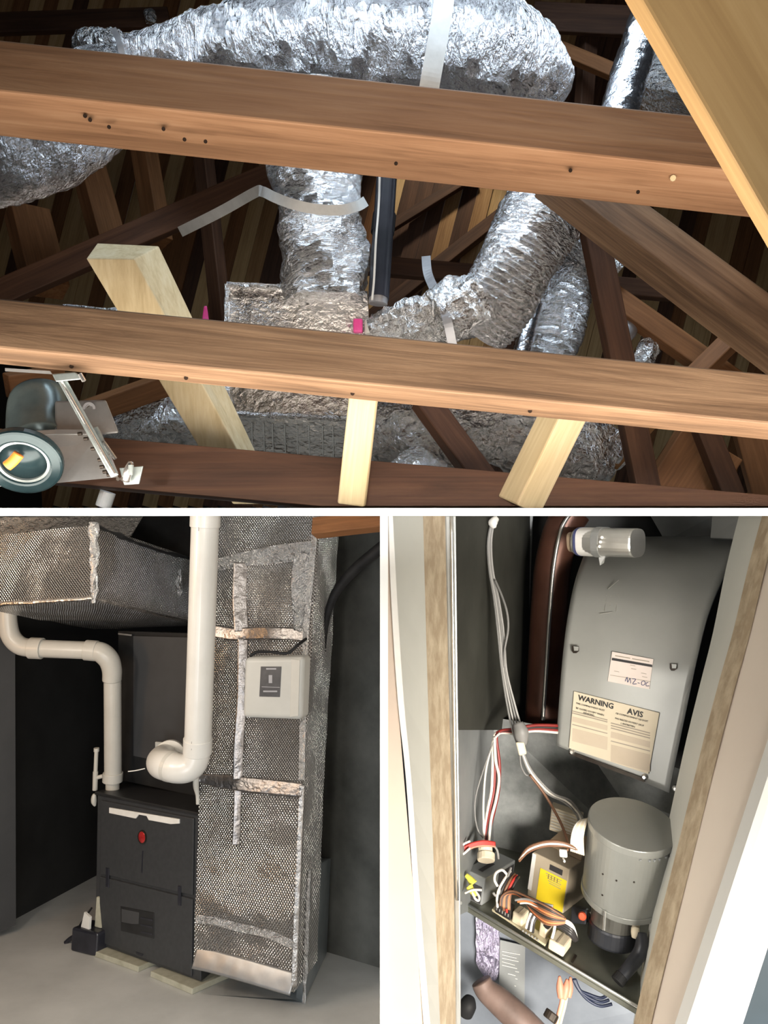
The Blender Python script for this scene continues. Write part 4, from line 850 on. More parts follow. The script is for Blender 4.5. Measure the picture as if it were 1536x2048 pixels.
for x, y in ((1153, 1298), (1348, 1333)):
    cplate('punched_hole', [(x - 7, y - 7), (x + 7, y - 6), (x + 7, y + 4), (x + 2, y + 8), (x - 4, y + 8), (x - 7, y + 3)], M['steel_dark'], gc, 0.009, 0.001)
    cplate('hole_tab', [(x - 3, y - 6), (x + 7, y - 5), (x + 6, y + 3), (x - 2, y + 3)], M['cover_grey'], gc, 0.0105, 0.001)
cplate('fold_edge', [(1140, 1500), (1292, 1556), (1290, 1563), (1140, 1507)], M['steel_dark'], gc, 0.008, 0.004)
for pxs in ([(1216, 1178, ), (1238, 1160)], [(1213, 1190), (1209, 1222)], [(1236, 1188), (1232, 1222)], [(1222, 1192), (1220, 1212)], [(1214, 1205), (1232, 1206)], [(1200, 1228), (1226, 1224)]):
    def sc(x, y):
        fy = (y - 1165) / 63.0; l = P(*rows[2][0]).lerp(P(*rows[3][0]), fy); r = P(*rows[2][1]).lerp(P(*rows[3][1]), fy)
        dd = l.y + (r.y - l.y) * (x - 1145) / 290.0; return P(x, y, dd - 0.012)
    obj('scratch', tube([sc(*pxs[0]), sc(*pxs[1])], 0.0008, 6, 1), M['aluminium'], gc)
XD = (on_cover(1290, 1552) - on_cover(1146, 1500)).normalized(); YD = CN.cross(XD); YD = YD if YD.z > 0 else -YD
# label sheets
wl = cplate('warning_label', [(1150, 1382), (1320, 1425), (1298, 1547), (1140, 1495)], M['paper_cream'], None, LIFT, 0.001,
            label='cream bilingual WARNING and AVIS label on the curved grey cover', cat='label')
XL = (on_cover(1320, 1425) - on_cover(1150, 1382)).normalized(); YL = CN.cross(XL); YL = YL if YL.z > 0 else -YL
def lab_pt(x, y): return on_cover(x, y, LIFT + 0.0006)
NM = -CN
def ctext(s, x, y, size, m, par): return text(s, lab_pt(x, y), XL, YL, size, m, par, lift=0.0004, bold=0.0004 if size > .012 else 0.0)
ctext('WARNING', 1158, 1399, 0.0148, M['ink'], wl)
ctext('AVIS', 1256, 1426, 0.0152, M['ink'], wl)
for i, s in enumerate(('THIS COMPARTMENT MUST', 'BE CLOSED EXCEPT WHEN', 'SERVICING')):
    ctext(s, 1154 + (14 if i == 2 else 0), 1407 + i * 9.5, 0.0047, M['ink'], wl)
for i, s in enumerate(('CE COMPARTIMENT NE DOIT', 'PAS RESTER OUVERT SAUF', 'L ENTRETIEN')):
    ctext(s, 1233 + (12 if i == 2 else 0) - i, 1427 + i * 10, 0.0047, M['ink'], wl)
XW = on_cover(1220, 1400) - on_cover(1150, 1382)
def lrow(x0, x1, y0, h, m):
    sl = 0.26; y1 = y0 + (x1 - x0) * sl
    cplate('print_block', [(x0, y0), (x1, y1), (x1 - 1, y1 + h), (x0 - 1, y0 + h)], M[m], wl, LIFT + 0.0004, 0.0003)
for y0, h in ((1420, 2), (1424, 2), (1432, 10), (1447, 1.6), (1455, 26)):
    lrow(1147, 1217, y0, h, 'ink_soft' if h < 5 else 'paper_tan')
for y0, h in ((1444, 2), (1449, 2), (1454, 2), (1462, 12), (1480, 1.6), (1488, 34)):
    lrow(1224, 1302, y0, h, 'ink_soft' if h < 5 else 'paper_tan')
rc_ = cplate('record_label', [(1226, 1303), (1308, 1318), (1300, 1378), (1217, 1362)], M['paper_pink'], None, LIFT, 0.001,
             label='small pinkish record sticker with black bar on the grey cover', cat='label')
cplate('print_bar', [(1226, 1315), (1306, 1329), (1306, 1334), (1225, 1320)], M['ink'], rc_, LIFT + .0005, .0003)
cplate('print_line', [(1222, 1349), (1302, 1362), (1302, 1363), (1222, 1350)], M['ink_soft'], rc_, LIFT + .0005, .0003)
for x, y in ((1262, 1329), (1264, 1336), (1284, 1345), (1286, 1352), (1230, 1341)):
    cplate('print_mark', [(x, y), (x + 10, y + 2), (x + 10, y + 3), (x, y + 1)], M['ink_soft'], rc_, LIFT + .0005, .0003)
for x0, x1, y in ((1232, 1262, 1310), (1266, 1300, 1316)):
    cplate('print_line', [(x0, y), (x1, y + (x1 - x0) * .17), (x1, y + (x1 - x0) * .17 + 2), (x0, y + 2)], M['ink_soft'], rc_, LIFT + .0005, .0003)
for st_ in ([(1252, 1362), (1256, 1354), (1257, 1364), (1262, 1356), (1263, 1366)], [(1266, 1357), (1273, 1358), (1267, 1367), (1275, 1367)], [(1277, 1365), (1281, 1366)],
            [(1290, 1361), (1285, 1363), (1285, 1369), (1290, 1369), (1292, 1364), (1289, 1361)], [(1298, 1364), (1294, 1366), (1294, 1371), (1300, 1371)]):
    obj('handwriting', tube([lab_pt(x, y) for x, y in st_], 0.0006, 6, 4), M['ink_blue'], rc_)
# capacitor
ca = thing('capacitor', P(1220, 1110, 1.58), 'silver oval capacitor can strapped on top of the grey cover', 'capacitor')
def oval(a, b, rx, rz, seg=36):
    ax = (b - a).normalized(); up = V((0, 0, 1)); up = (up - ax * up.dot(ax)).normalized(); sd = ax.cross(up); vs, fs = [], []
    for c_0, s in ((a, .9), (a.lerp(b, .03), 1), (a.lerp(b, .97), 1), (b, .95)):
        for k in range(seg):
            t = 2 * math.pi * k / seg; cx_, sx_ = math.cos(t), math.sin(t)
            vs.append(c_0 + up * (rz * s * math.copysign(abs(cx_) ** .6, cx_)) + sd * (rx * s * math.copysign(abs(sx_) ** .8, sx_)))
    for j in range(3):
        for k in range(seg): fs.append((j * seg + k, j * seg + (k + 1) % seg, (j + 1) * seg + (k + 1) % seg, (j + 1) * seg + k))
    fs += [tuple(range(seg)), tuple(range(4 * seg - 1, 3 * seg - 1, -1))]
    return (vs, fs)
e0, e1 = P(1158, 1083, 1.62), P(1276, 1086, 1.54)
obj('can', oval(e0, e1, 0.045, 0.030), M['aluminium'], ca, smooth=False, bevel=0.001)
obj('end_boot', oval(P(1143, 1084, 1.63), P(1160, 1083, 1.62), 0.034, 0.022), M['beige_brown'], ca)
obj('paper_label', oval(P(1162, 1083, 1.617), P(1196, 1084, 1.595), 0.0458, 0.0307), M['trim_white'], ca)
obj('blue_band', oval(P(1163, 1083, 1.6165), P(1168, 1083, 1.613), 0.0463, 0.0311), M['ink_blue'], ca)
st = obj('strap', oval(P(1197, 1084, 1.594), P(1212, 1084.5, 1.584), 0.0475, 0.0325), M['galvanised'], ca)
for x, y in ((1207, 1066), (1204, 1075), (1201, 1084), (1199, 1093)):
    obj('perforation', cyl(P(x, y, 1.535 if y > 1070 else 1.555), P(x, y, 1.55 if y > 1070 else 1.57), 0.0032, 8), M['trim_white'], st)
obj('strap_tail', slab([(1197, 1112, 1.57), (1211, 1112, 1.565), (1208, 1126, 1.57), (1200, 1131, 1.57)], 0.002), M['galvanised'], ca)
# ---- control shelf
SA, SB, SC = P(918, 1802, 1.45), P(1300, 2032, 1.20), P(1352, 1780, 1.58)
SD = SA + (SC - SB)
SN = (SB - SA).cross(SC - SA).normalized(); SN = SN if SN.z > 0 else -SN
def PS(x, y, h=0.0):
    d = P(x, y, 1) - CAM; t = (SA + SN * h - CAM).dot(SN) / d.dot(SN); return CAM + d * t
sh = thing('control_shelf', PS(1100, 1880), 'grey metal control shelf crossing the furnace cabinet', 'shelf')
obj('plate', prism([SA, SB, SC, SD], -SN * 0.004), M['shelf_metal'], sh, bevel=0.001)
lipv = -SN * 0.012
obj('front_lip', hexa([SA + SN * .002, SB + SN * .002, SB + lipv, SA + lipv, SA + SN * .002 + V((.004, .008, 0)), SB + SN * .002 + V((.004, .008, 0)), SB + lipv + V((.004, .008, 0)), SA + lipv + V((.004, .008, 0))]), M['shelf_metal'], sh, bevel=0.002)
obj('lip_bead', tube([SA + SN * .003, SB + SN * .003], 0.0022, 10, 1), M['galvanised'], sh, smooth=True)
obj('slot', prism([PS(x, y, .0012) for x, y in ((1142, 1922), (1150, 1908), (1154, 1911), (1146, 1925))], -SN * .001), M['steel_dark'], sh)
def sbox(name, fl, fr, br, top, m, par=None, bevel=0.002, h0=0.0, **k):
    A, B, Cx = PS(*fl, h0), PS(*fr, h0), PS(*br, h0); D = A + Cx - B
    s = (1024.0 - top) / F; t = (s * A.y - (A.z - CZ)) / (SN.z - s * SN.y); u = SN * t
    pts = [A + u, B + u, B, A, D + u, Cx + u, Cx, D]
    return obj(name, hexa(pts), m, par, bevel=bevel, **k), pts
def face_plate(name, pts, quad, m, par, s0, s1, t0, t1, lift=0.001, th=0.0006):
    a, b, c, d = [pts[i] for i in quad]; n = (b - a).cross(d - a).normalized()
    if n.dot(a - CAM) > 0: n = -n
    f = lambda s, t: a.lerp(b, s).lerp(d.lerp(c, s), t) + n * lift
    return obj(name, prism([f(s0, t0), f(s1, t0), f(s1, t1), f(s0, t1)], -n * th), m, par)
FRONT, RIGHT, TOP = (0, 1, 2, 3), (1, 5, 6, 2), (4, 5, 1, 0)
# transformer box
tb = thing('transformer_box', PS(960, 1800), 'small grey junction box with plug and yellow wire nuts on the shelf', 'junction box')
_, tpts = sbox('housing', (923, 1792), (963, 1812), (1024, 1772), 1738, M['panel_grey'], tb)
face_plate('cutout', tpts, TOP, M['ink'], tb, .42, .62, .45, .85)
face_plate('opening', tpts, RIGHT, M['ink'], tb, .45, .95, .12, .7)
face_plate('opening', tpts, FRONT, M['ink'], tb, .08, .92, .35, .95)
pc = tpts[4].lerp(tpts[1], .5) - V((0, 0, 0))
obj('plug', join(cyl(P(972, 1722, 1.44), P(972, 1706, 1.45), 0.017, 16), cyl(P(971, 1706, 1.45), P(970, 1692, 1.455), 0.014, 16)), M['cream_plastic'], tb, bevel=0.002)
for pts_, r in (([(932, 1750, 1.405), (940, 1758, 1.40), (947, 1768, 1.395)], [.004, .006, .0085]), ([(938, 1772, 1.39), (944, 1782, 1.385), (951, 1793, 1.38)], [.007, .0055, .004])):
    obj('wire_nut', tube([P(*q) for q in pts_], r, 14, 5), M['wire_yellow'], tb, smooth=True)
for pts_ in ([(930, 1786, 1.385), (945, 1780, 1.38), (963, 1780, 1.385)], [(944, 1783, 1.382), (950, 1797, 1.375), (957, 1801, 1.375), (958, 1793, 1.38), (951, 1783, 1.385)]):
    obj('wire_end', ptube(pts_, 0.0022, seg=8), M['wire_white'], tb, smooth=True)
obj('wire_loop', ptube([(995, 1772, 1.37), (989, 1760, 1.37), (992, 1746, 1.375), (1004, 1740, 1.385), (1013, 1748, 1.39)], 0.0024, seg=8), M['wire_white'], tb, smooth=True)
obj('wire_loop', ptube([(986, 1785, 1.37), (992, 1791, 1.37), (1000, 1783, 1.37), (1012, 1762, 1.38), (1022, 1735, 1.40)], 0.0024, seg=8), M['wire_grey'], tb, smooth=True)
# beige ignition control
ig = thing('ignition_module', PS(1110, 1800), 'beige control module with bright yellow label on the shelf', 'control module')
_, ip_ = sbox('housing', (1054, 1790), (1126, 1828), (1172, 1792), 1704, M['beige_plastic'], ig)
u_ = (ip_[4] - ip_[7]).normalized()
rb = [ip_[4] - (ip_[4] - ip_[0]) * .35, ip_[5] - (ip_[5] - ip_[1]) * .25, ip_[5], ip_[4]]
obj('rear_hood', hexa([ip_[0].lerp(ip_[4], .5) + SN * .004, ip_[1].lerp(ip_[5], .5) + SN * .004, ip_[1].lerp(ip_[5], .5), ip_[0].lerp(ip_[4], .5),
                       ip_[4].lerp(ip_[5], .2) + SN * .030, ip_[4].lerp(ip_[5], .85) + SN * .030, ip_[5], ip_[4]]), M['beige_brown'], ig, bevel=0.002)
face_plate('yellow_label', ip_, FRONT, M['paper_yellow'], ig, .26, .98, .26, .97)
fx = (ip_[1] - ip_[0]).normalized(); fy = SN
for k in range(5):
    face_plate('print_line', ip_, FRONT, M['ink_soft'], ig, .42 + .03 * k, .86 - .03 * (k % 2), .30 + .045 * k, .312 + .045 * k, .002, .0004)
for k in range(4):
    face_plate('print_stroke', ip_, FRONT, M['ink'], ig, .50 + .08 * k, .512 + .08 * k, .30, .40, .0021, .0004)
face_plate('slot', ip_, FRONT, M['ink'], ig, .5, .84, .08, .2)
face_plate('edge_strip', ip_, FRONT, M['trim_white'], ig, 0, .1, .02, .85, .0012)
obj('plug', hexa([P(1118, 1698, 1.32), P(1134, 1700, 1.32), P(1135, 1716, 1.32), P(1119, 1714, 1.32), P(1118, 1696, 1.345), P(1134, 1698, 1.345), P(1135, 1714, 1.345), P(1119, 1712, 1.345)]), M['wire_white'], ig, bevel=0.002)
cyl0 = P(1129, 1723, 1.315); obj('screw', cyl(cyl0, cyl0 + V((0, .01, 0)), 0.0022, 10), M['steel_bright'], ig)
# ribbon connectors
rbn = thing('vent_grille', P(1130, 1668, 1.55), 'cream louvred connector block behind the beige control module', 'connector')
q = [P(1103, 1614, 1.56), P(1166, 1636, 1.52), P(1158, 1682, 1.52), P(1098, 1660, 1.56)]
qn = V((.01, .03, 0)); obj('block', hexa(q + [p + qn for p in q]), M['cream_plastic'], rbn, bevel=0.002)
for k in range(7):
    t = .1 + k * .125; a = q[0].lerp(q[3], t); b = q[1].lerp(q[2], t)
    obj('rib', tube([a.lerp(b, .04) + V((0, -.002, 0)), a.lerp(b, .96) + V((0, -.002, 0))], 0.0016, 6, 1), M['wire_white'], rbn)
rw = thing('ribbon_wires', P(1165, 1700, 1.42), 'bundle of cream wires curving beside the inducer housing', 'wires')
for k in range(8):
    o_ = k * 3.6
    obj('wire', ptube([(1142 + o_, 1702 + k * 1.2, 1.33), (1143 + o_ * 0.9, 1676, 1.33), (1150 + o_ * .8, 1652, 1.34), (1164 + o_ * .5, 1640 - k * .4, 1.36), (1178 + o_ * .4, 1644, 1.38)], 0.0017, seg=8), M['cream_plastic'] if k % 3 else M['wire_white'], rw, smooth=True)
# inducer
ind = thing('inducer_housing', P(1240, 1800, 1.36), 'big grey cylindrical housing above the black motor at right of the shelf', 'inducer')
ia, ib = P(1264, 1650, 1.325), P(1244, 1788, 1.36)
obj('drum', cyl(ia, ib, 0.0735, 64, 0.0705), M['drum_grey'], ind, bevel=0.002)
ad = (ib - ia).normalized()
obj('top_cap', cyl(ia - ad * .004, ia + ad * .010, 0.0755, 64), M['drum_grey'], ind, bevel=0.0015)
obj('bottom_rim', cyl(ib - ad * .010, ib + ad * .002, 0.0725, 64), M['drum_grey'], ind, bevel=0.0015)
for k in range(-3, 4):
    s_ = V((0, -1, 0)); s_ = (s_ - ad * s_.dot(ad)).normalized(); r_ = ad.cross(s_); an = math.radians(k * 11 + random.uniform(-4, 4) - 25)
    p = ia + ad * .012 + (s_ * math.cos(an) + r_ * math.sin(an)) * .0735
    obj('scuff', cyl(p - s_ * 0, p + ad * random.uniform(.002, .006), 0.0022, 8), M['panel_grey'], ind)
drum = cyl(ia, ib, 0.0735, 64, 0.0705)
for x, y in ((1206, 1748), (1233, 1761), (1268, 1764), (1205, 1790)):
    pp, nn = hit(drum, x, y)
    obj('rivet', cyl(pp - nn * .002, pp + nn * .0012, 0.0016, 8), M['steel_dark'], ind)
obj('rear_bracket', slab([(1280, 1606, 1.45), (1345, 1630, 1.40), (1352, 1668, 1.38), (1300, 1820, 1.36), (1296, 1812, 1.37), (1334, 1668, 1.40), (1282, 1640, 1.44)], 0.006), M['panel_grey'], ind)
mt = thing('inducer_motor', P(1224, 1890, 1.32), 'black inducer motor under the grey cylindrical housing', 'motor')
ma, mb = P(1232, 1800, 1.345), P(1222, 1882, 1.345)
md = (mb - ma).normalized()
obj('body', cyl(ma, ma.lerp(mb, .72), 0.040, 40), M['motor_grey'], mt, bevel=0.003)
obj('end_bell', cyl(ma.lerp(mb, .55), mb, 0.0425, 40), M['motor_black'], mt, bevel=0.005)
obj('upper_bell', cyl(ma - md * .01, ma.lerp(mb, .22), 0.0385, 40), M['motor_black'], mt, bevel=0.003)
pp = P(1210, 1822, 1.302); obj('stud', cyl(pp, P(1208, 1860, 1.300), 0.0025, 10), M['steel_bright'], mt)
obj('cream_bracket', hexa([P(1266, 1814, 1.32), P(1286, 1820, 1.32), P(1278, 1860, 1.30), P(1264, 1858, 1.30), P(1266, 1814, 1.345), P(1286, 1820, 1.345), P(1278, 1860, 1.325), P(1264, 1858, 1.325)]), M['cream_plastic'], mt, bevel=0.003)
obj('lead_boot', tube([P(1271, 1856, 1.295), P(1270, 1866, 1.29), P(1268, 1876, 1.288)], [.007, .007, .004], 12, 3), M['cream_plastic'], mt, smooth=True)
hs = thing('drain_hose', P(1236, 1965, 1.26), 'black rubber drain hose lying on the shelf below the motor', 'hose')
obj('hose', ptube([(1282, 1866, 1.29, 11), (1284, 1890, 1.28, 13), (1276, 1912, 1.275, 13.5), (1258, 1936, 1.265, 13), (1236, 1962, 1.255, 12)], 0, seg=20), M['motor_black'], hs, smooth=True)
obj('cuff', ptube([(1244, 1951, 1.259, 13.5), (1234, 1964, 1.254, 13.5)], 0, seg=20, sub=1), M['black_rubber'], hs, bevel=0.001)
# circuit board
pb_ = thing('circuit_board', PS(1040, 1860), 'cream circuit board strip with plugs along the shelf front', 'circuit board')
bz = 0.006
obj('board', prism([PS(x, y, bz) for x, y in ((984, 1822), (992, 1812), (1098, 1880), (1090, 1893))], SN * 0.004), M['pcb'], pb_)
tbk, tbp = sbox('terminal_block', (990, 1824), (1020, 1842), (1028, 1828), 1806, M['wire_black'], pb_, 0.001, .01)
for k in range(5): face_plate('screw', tbp, FRONT, M['steel_bright'], tbk, .06 + k * .19, .13 + k * .19, .35, .7, .0008)
for fl, fr, br, top, nm in (((1022, 1846), (1042, 1858), (1056, 1844), 1822, 'relay'), ((1076, 1872), (1090, 1882), (1104, 1866), 1842, 'relay'), ((1095, 1898), (1126, 1916), (1142, 1894), 1878, 'relay')):
    o_, rp_ = sbox(nm, fl, fr, br, top, M['cream_plastic'], pb_, 0.003, .006)
    face_plate('seam', rp_, TOP, M['beige_plastic'], o_, .45, .55, .05, .95, .0008)
for k in range(6):
    x = 1046 + k * 6
    obj('pin', cyl(PS(x, 1862 + k * 3.6, .006), PS(x, 1862 + k * 3.6, .018), 0.0018, 8), M['steel_bright'], pb_)
# wiring on the shelf
def wire(par, pxs, r, m, seg=8): return obj('wire', ptube(pxs, r, seg=seg), M[m], par, smooth=True)
bw = thing('brown_wire_bundle', PS(1080, 1820), 'tangle of brown and orange wires in front of the beige control module', 'wires')
for k in range(9):
    o_ = k * 2.4
    wire(bw, [(1000 + o_, 1812 + k, 1.36), (1004 + o_, 1792 - k * .5, 1.365), (1024 + o_ * 1.2, 1782 + k * 2, 1.36), (1056 + o_ * .6, 1794 + k * 4.2, 1.335), (1096, 1814 + k * 4.4, 1.30), (1128 + k, 1834 + k * 1.4, 1.30)], 0.0019, ('wire_brown', 'wire_black', 'wire_brown', 'wire_orange')[k % 4])
for k in range(3):
    wire(bw, [(1030 + k * 5, 1800 + k * 3, 1.345), (1052 + k * 3, 1798 + k * 4, 1.335), (1082, 1806 + k * 5, 1.315), (1106, 1812 + k * 5, 1.305)], 0.0022, ('wire_grey', 'wire_orange', 'wire_white')[k])
bw2 = thing('terminal_wires', PS(1010, 1800), 'red, white and black wires rising from the black terminal block', 'wires')
for k, m_ in enumerate(('wire_white', 'wire_black', 'wire_brown', 'wire_red', 'wire_black')):
    x = 995 + k * 6.2
    wire(bw2, [(x, 1814 + k * 3.5, 1.375), (x - 1, 1796 + k * 2, 1.37), (x + 3, 1778 + k, 1.37), (x + 13, 1760, 1.38), (x + 26 - k * 2, 1742 + k * 3, 1.40)], 0.0024, m_)
bk2 = thing('black_white_jumper', PS(1120, 1850), 'arched black and white jumper wires at the right end of the board', 'wires')
for k, m_ in enumerate(('wire_white', 'wire_white', 'wire_black', 'wire_black', 'wire_black')):
    wire(bk2, [(1086 + k * 2, 1846 + k * 2, 1.325), (1100 + k, 1838 + k * 2, 1.315), (1122, 1838 + k * 4, 1.305), (1144 - k * 1.2, 1850 + k * 4, 1.295), (1154 - k * .8, 1880, 1.30)], 0.0027 if k < 2 else 0.0046, m_)
wire(bk2, [(1110, 1848, 1.30), (1108, 1862, 1.295), (1104, 1876, 1.295)], 0.0026, 'wire_white')
pw_ = thing('plug_leads', PS(1060, 1860), 'short white and black leads plugged between the two cream relays', 'wires')
for k, m_ in enumerate(('wire_white', 'wire_black', 'wire_white', 'wire_black')):
    wire(pw_, [(1052 + k * 4.5, 1856 + k * 3, 1.33), (1056 + k * 4, 1840 + k * 2, 1.33), (1062 + k * 4, 1826 + k * 2, 1.335)], 0.0026, m_)
rs = thing('reset_button', PS(1165, 1845), 'red round reset button on a black switch beside the motor', 'switch')
obj('switch_body', hexa([P(1142, 1812, 1.38), P(1174, 1820, 1.36), P(1172, 1850, 1.35), P(1140, 1846, 1.37), P(1146, 1808, 1.41), P(1178, 1816, 1.39), P(1176, 1846, 1.38), P(1144, 1842, 1.40)]), M['motor_black'], rs, bevel=0.003)
obj('button', tube([P(1166, 1833, 1.37), P(1164, 1832, 1.345), P(1163.5, 1832, 1.342)], [.0072, .0072, .005], 18, 1), M['knob_red'], rs, smooth=False)
for x, y in ((1187, 1815), (1185, 1833)):
    pp = P(x, y, 1.36); obj('shelf_screw', tube([pp + V((0, .01, 0)), pp, pp - V((0, .003, 0))], [.0035, .0035, .001], 12, 1), M['steel_bright'],
        label='small bright screw on the shelf beside the %s of the red button' % ('top' if y < 1820 else 'bottom'), cat='screw')
# hanging wires
h1 = thing('grey_wire_harness', P(1040, 1500, 1.5), 'long grey wire harness hanging from a tie at the top to a white clip', 'wires')
for k in range(4):
    e = (k - 1.5) * 4
    wire(h1, [(985 + e * .4, 1046, 1.56), (979 + e * .6, 1085, 1.55), (982 + e * .6, 1140, 1.54), (993 + e * .8, 1200, 1.53), (1002 + e, 1270, 1.52), (1008 + e * .8, 1340, 1.51), (1022 + e * 1.3, 1410, 1.50), (1034 + e * 1.5, 1460, 1.49), (1041 + e * .7, 1492, 1.48)], 0.0022, ('wire_grey', 'wire_pale', 'wire_grey', 'wire_pale')[k])
wire(h1, [(990, 1160, 1.53), (1003, 1190, 1.52), (1014, 1225, 1.51), (1016, 1260, 1.51), (1009, 1300, 1.51), (1008, 1335, 1.51)], 0.0024, 'wire_grey')
wire(h1, [(992, 1030, 1.56), (989, 1038, 1.56), (985, 1050, 1.56)], 0.003, 'wire_white')
obj('tie_knot', tube([P(992, 1036, 1.555), P(986, 1046, 1.55), P(988, 1056, 1.55)], [.006, .010, .004], 12, 4, amp=.004, freq=60), M['trim_white'], h1, smooth=True)
obj('wrap', tube([P(1036, 1446, 1.478), P(1042, 1466, 1.472), P(1044, 1488, 1.474)], [.011, .013, .010], 12, 4, amp=.003, freq=50), M['wire_grey'], h1, smooth=True)
obj('clip', hexa([P(1031, 1484, 1.46), P(1048, 1484, 1.46), P(1054, 1508, 1.46), P(1038, 1512, 1.46), P(1031, 1484, 1.485), P(1048, 1484, 1.485), P(1054, 1508, 1.485), P(1038, 1512, 1.485)]), M['cream_plastic'], h1, bevel=0.003)
for e, m_ in ((0, 'wire_grey'), (5, 'wire_white'), (10, 'wire_grey')):
    wire(h1, [(1043 + e * .5, 1508, 1.475), (1054 + e * .6, 1536, 1.475), (1070 + e, 1562, 1.475), (1096 + e * 1.2, 1588, 1.475), (1130 + e, 1606 - e * .5, 1.475), (1152 + e, 1628, 1.47), (1160 + e, 1652, 1.46)], 0.0020, m_)
wire(h1, [(1060, 1550, 1.47), (1086, 1584, 1.465), (1108, 1620, 1.45), (1126, 1656, 1.42), (1136, 1688, 1.38), (1134, 1700, 1.35)], 0.0026, 'wire_brown')
wire(h1, [(1040, 1508, 1.475), (1042, 1532, 1.475), (1052, 1550, 1.475), (1060, 1548, 1.475)], 0.0016, 'wire_grey')
h2 = thing('red_wire_harness', P(970, 1690, 1.45), 'red, white and black wire harness dropping to the grey junction box', 'wires')
for k, m_ in enumerate(('wire_white', 'wire_maroon', 'wire_black', 'wire_maroon')):
    e = (k - 1.5) * 4.5
    wire(h2, [(1115, 1458 - e, 1.54), (1070, 1456 - e * .8, 1.53), (1030, 1462 - e * .6, 1.52), (1000, 1464 - e * .2, 1.51), (990 + e * .4, 1476, 1.505), (992 + e, 1530, 1.50), (990 + e, 1580, 1.49), (982 + e, 1620, 1.48), (974 + e * .7, 1660, 1.465), (970 + e * .5, 1700, 1.45)], 0.0034, m_)
wire(h2, [(989, 1474, 1.50), (991, 1520, 1.495), (998, 1556, 1.49), (992, 1600, 1.48), (982, 1640, 1.47), (976, 1700, 1.45)], 0.0030, 'wire_white')
wire(h2, [(1000, 1466, 1.50), (986, 1484, 1.50), (972, 1540, 1.49), (967, 1600, 1.48), (967, 1650, 1.465), (968, 1690, 1.455)], 0.0022, 'wire_white')
wire(h2, [(988, 1480, 1.50), (970, 1530, 1.49), (952, 1590, 1.48), (950, 1630, 1.47), (956, 1660, 1.46), (966, 1676, 1.455)], 0.0016, 'wire_grey')
h3 = thing('stripped_wire_loop', P(960, 1690, 1.42), 'loose red and white wire loop over the junction box plug', 'wires')
for k, m_ in enumerate(('wire_red', 'wire_red', 'wire_red', 'wire_salmon')):
    wire(h3, [(990, 1686 + k * 2, 1.43), (968, 1683 + k * 2.4, 1.425), (945, 1687 + k * 2.4, 1.42), (926, 1696 + k * 3, 1.415), (910, 1706 + k * 1.5, 1.41)], 0.0028, m_)
wire(h3, [(940, 1682, 1.41), (924, 1690, 1.405), (910, 1702, 1.40), (912, 1711, 1.40), (926, 1708, 1.405), (940, 1696, 1.41)], 0.0022, 'wire_white')
wire(h3, [(984, 1688, 1.44), (994, 1700, 1.44), (997, 1718, 1.44)], 0.0022, 'wire_grey')
h4 = thing('module_lead', P(1120, 1700, 1.33), 'brown and white leads plugged into the top of the beige module with bare ends', 'wires')
for k, m_ in enumerate(('wire_brown', 'wire_white', 'wire_brown')):
    wire(h4, [(1038 + k, 1722 - k * 2, 1.34), (1056, 1704 - k * 4, 1.335), (1084, 1693 - k * 4, 1.33), (1110, 1691 - k * 4, 1.325), (1136, 1693 - k * 2, 1.325), (1164, 1702 + k * 2, 1.335)], 0.0026, m_)
# below the shelf
lp = thing('lower_panel', P(1000, 2040, 1.46), 'blue-grey burner panel below the control shelf', 'panel')
obj('panel', slab([(918, 1790, 1.50), (1330, 2010, 1.40), (1330, 2100, 1.40), (914, 2100, 1.48)], 0.012), M['panel_blue'], lp)
obj('foil_window', sheet([[P(952, 1826, 1.478), P(976, 1840, 1.474), P(1000, 1852, 1.470)], [P(952, 1890, 1.476), P(976, 1896, 1.468), P(1000, 1900, 1.468)], [P(954, 1930, 1.476), P(978, 1940, 1.468), P(998, 1945, 1.468)], [P(974, 1956, 1.474), P(984, 1960, 1.472), P(992, 1960, 1.47)]], 8, 8, 0.004, 40), M['foil_lilac'], lp, smooth=True, solid=0.001)
obj('rating_plate', slab([(1000, 1880, 1.463), (1050, 1892, 1.452), (1049, 2008, 1.448), (998, 1976, 1.458)], 0.002), M['panel_grey'], lp)
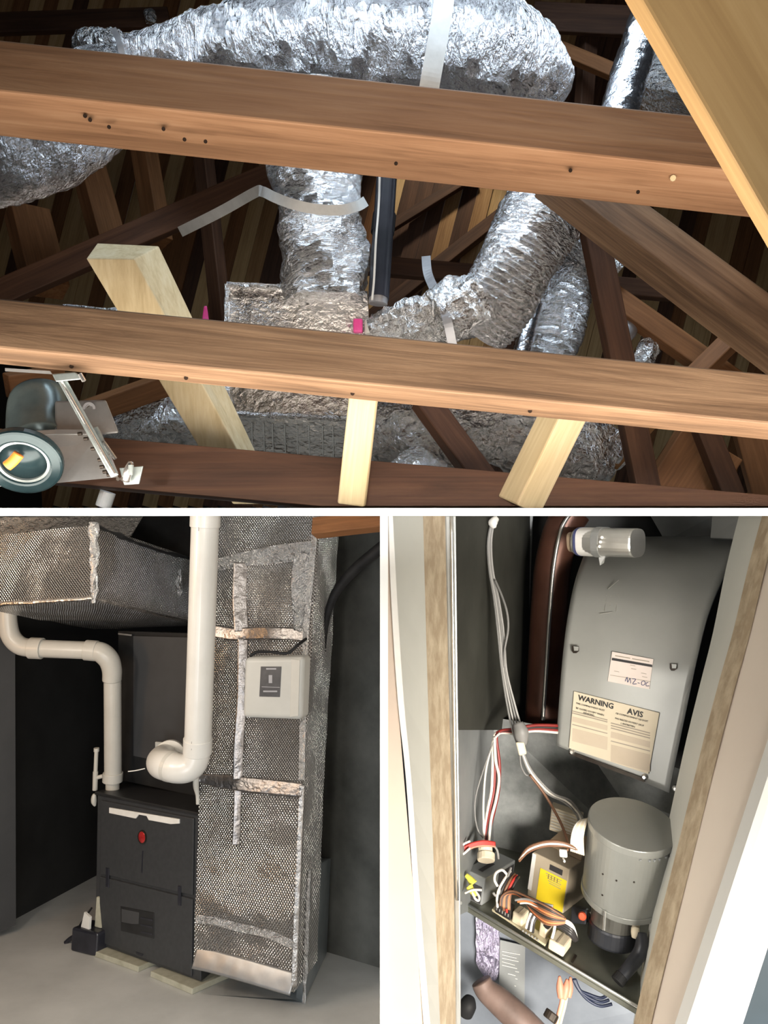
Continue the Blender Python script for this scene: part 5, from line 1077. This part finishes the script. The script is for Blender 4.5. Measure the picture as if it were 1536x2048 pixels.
for k in range(12):
    y = 1902 + k * 7
    obj('print_line', slab([(1004, y, 1.459), (1040 - (k * 7) % 11, y + 7, 1.452), (1040 - (k * 7) % 11, y + 8, 1.452), (1004, y + 1, 1.459)], 0.0005), M['trim_white'], lp)
obj('gas_pipe', ptube([(962, 1962, 1.40, 20), (972, 1980, 1.395, 22), (1000, 2004, 1.385, 26), (1040, 2040, 1.37, 28), (1080, 2080, 1.36, 28)], 0, seg=28), M['pipe_pink'],  # a pinkish reflection given the shape and colour of a pipe
    label='pinkish brown curved pipe under the shelf at the bottom of the closet', cat='pipe', smooth=True)
obj('grommet', tube([P(940, 1996, 1.43), P(936, 2010, 1.42), P(932, 2030, 1.42)], [.010, .016, .012], 18, 5), M['black_rubber'], label='black rubber grommet at the lower left of the burner panel', cat='grommet', smooth=True)
on_ = thing('orange_wire_nuts', P(1118, 2040, 1.30), 'orange wire nuts and cream wires hanging under the shelf', 'wires')
for pts_ in ([(1119, 1952, 1.31), (1120, 1974, 1.305), (1122, 1996, 1.30)], [(1134, 1958, 1.31), (1132, 1976, 1.305), (1128, 1998, 1.30)], [(1141, 1954, 1.315), (1139, 1976, 1.31), (1136, 1994, 1.305)]):
    obj('wire_nut', tube([P(*q) for q in pts_], [.002, .0065, .0055], 14, 5), M['wire_salmon'], on_, smooth=True)
for k in range(4):
    wire(on_, [(1124 + k * 3, 1994, 1.30), (1120 + k * 3, 2014, 1.295), (1114 + k * 3, 2036, 1.29), (1108 + k * 3, 2062, 1.285)], 0.003, 'cream_plastic' if k % 2 else 'wire_salmon')
obj('connector', cyl(P(1106, 2024, 1.29), P(1098, 2040, 1.285), 0.012, 16), M['steel_dark'], on_, bevel=0.002)
bl = thing('blue_wire_loop', P(1180, 2010, 1.32), 'dark blue wire loops hanging below the shelf edge', 'wires')
for k in range(3):
    wire(bl, [(1146 + k * 2, 1958, 1.33), (1158 + k, 1980, 1.325), (1176, 2000 - k * 6, 1.32), (1200, 2012 - k * 8, 1.315), (1224 - k * 6, 2008 - k * 8, 1.31)], 0.0026, 'wire_blue')
obj('screw', cyl(P(921, 1806, 1.36), P(921, 1806, 1.38), 0.003, 10), M['steel_bright'], sh)
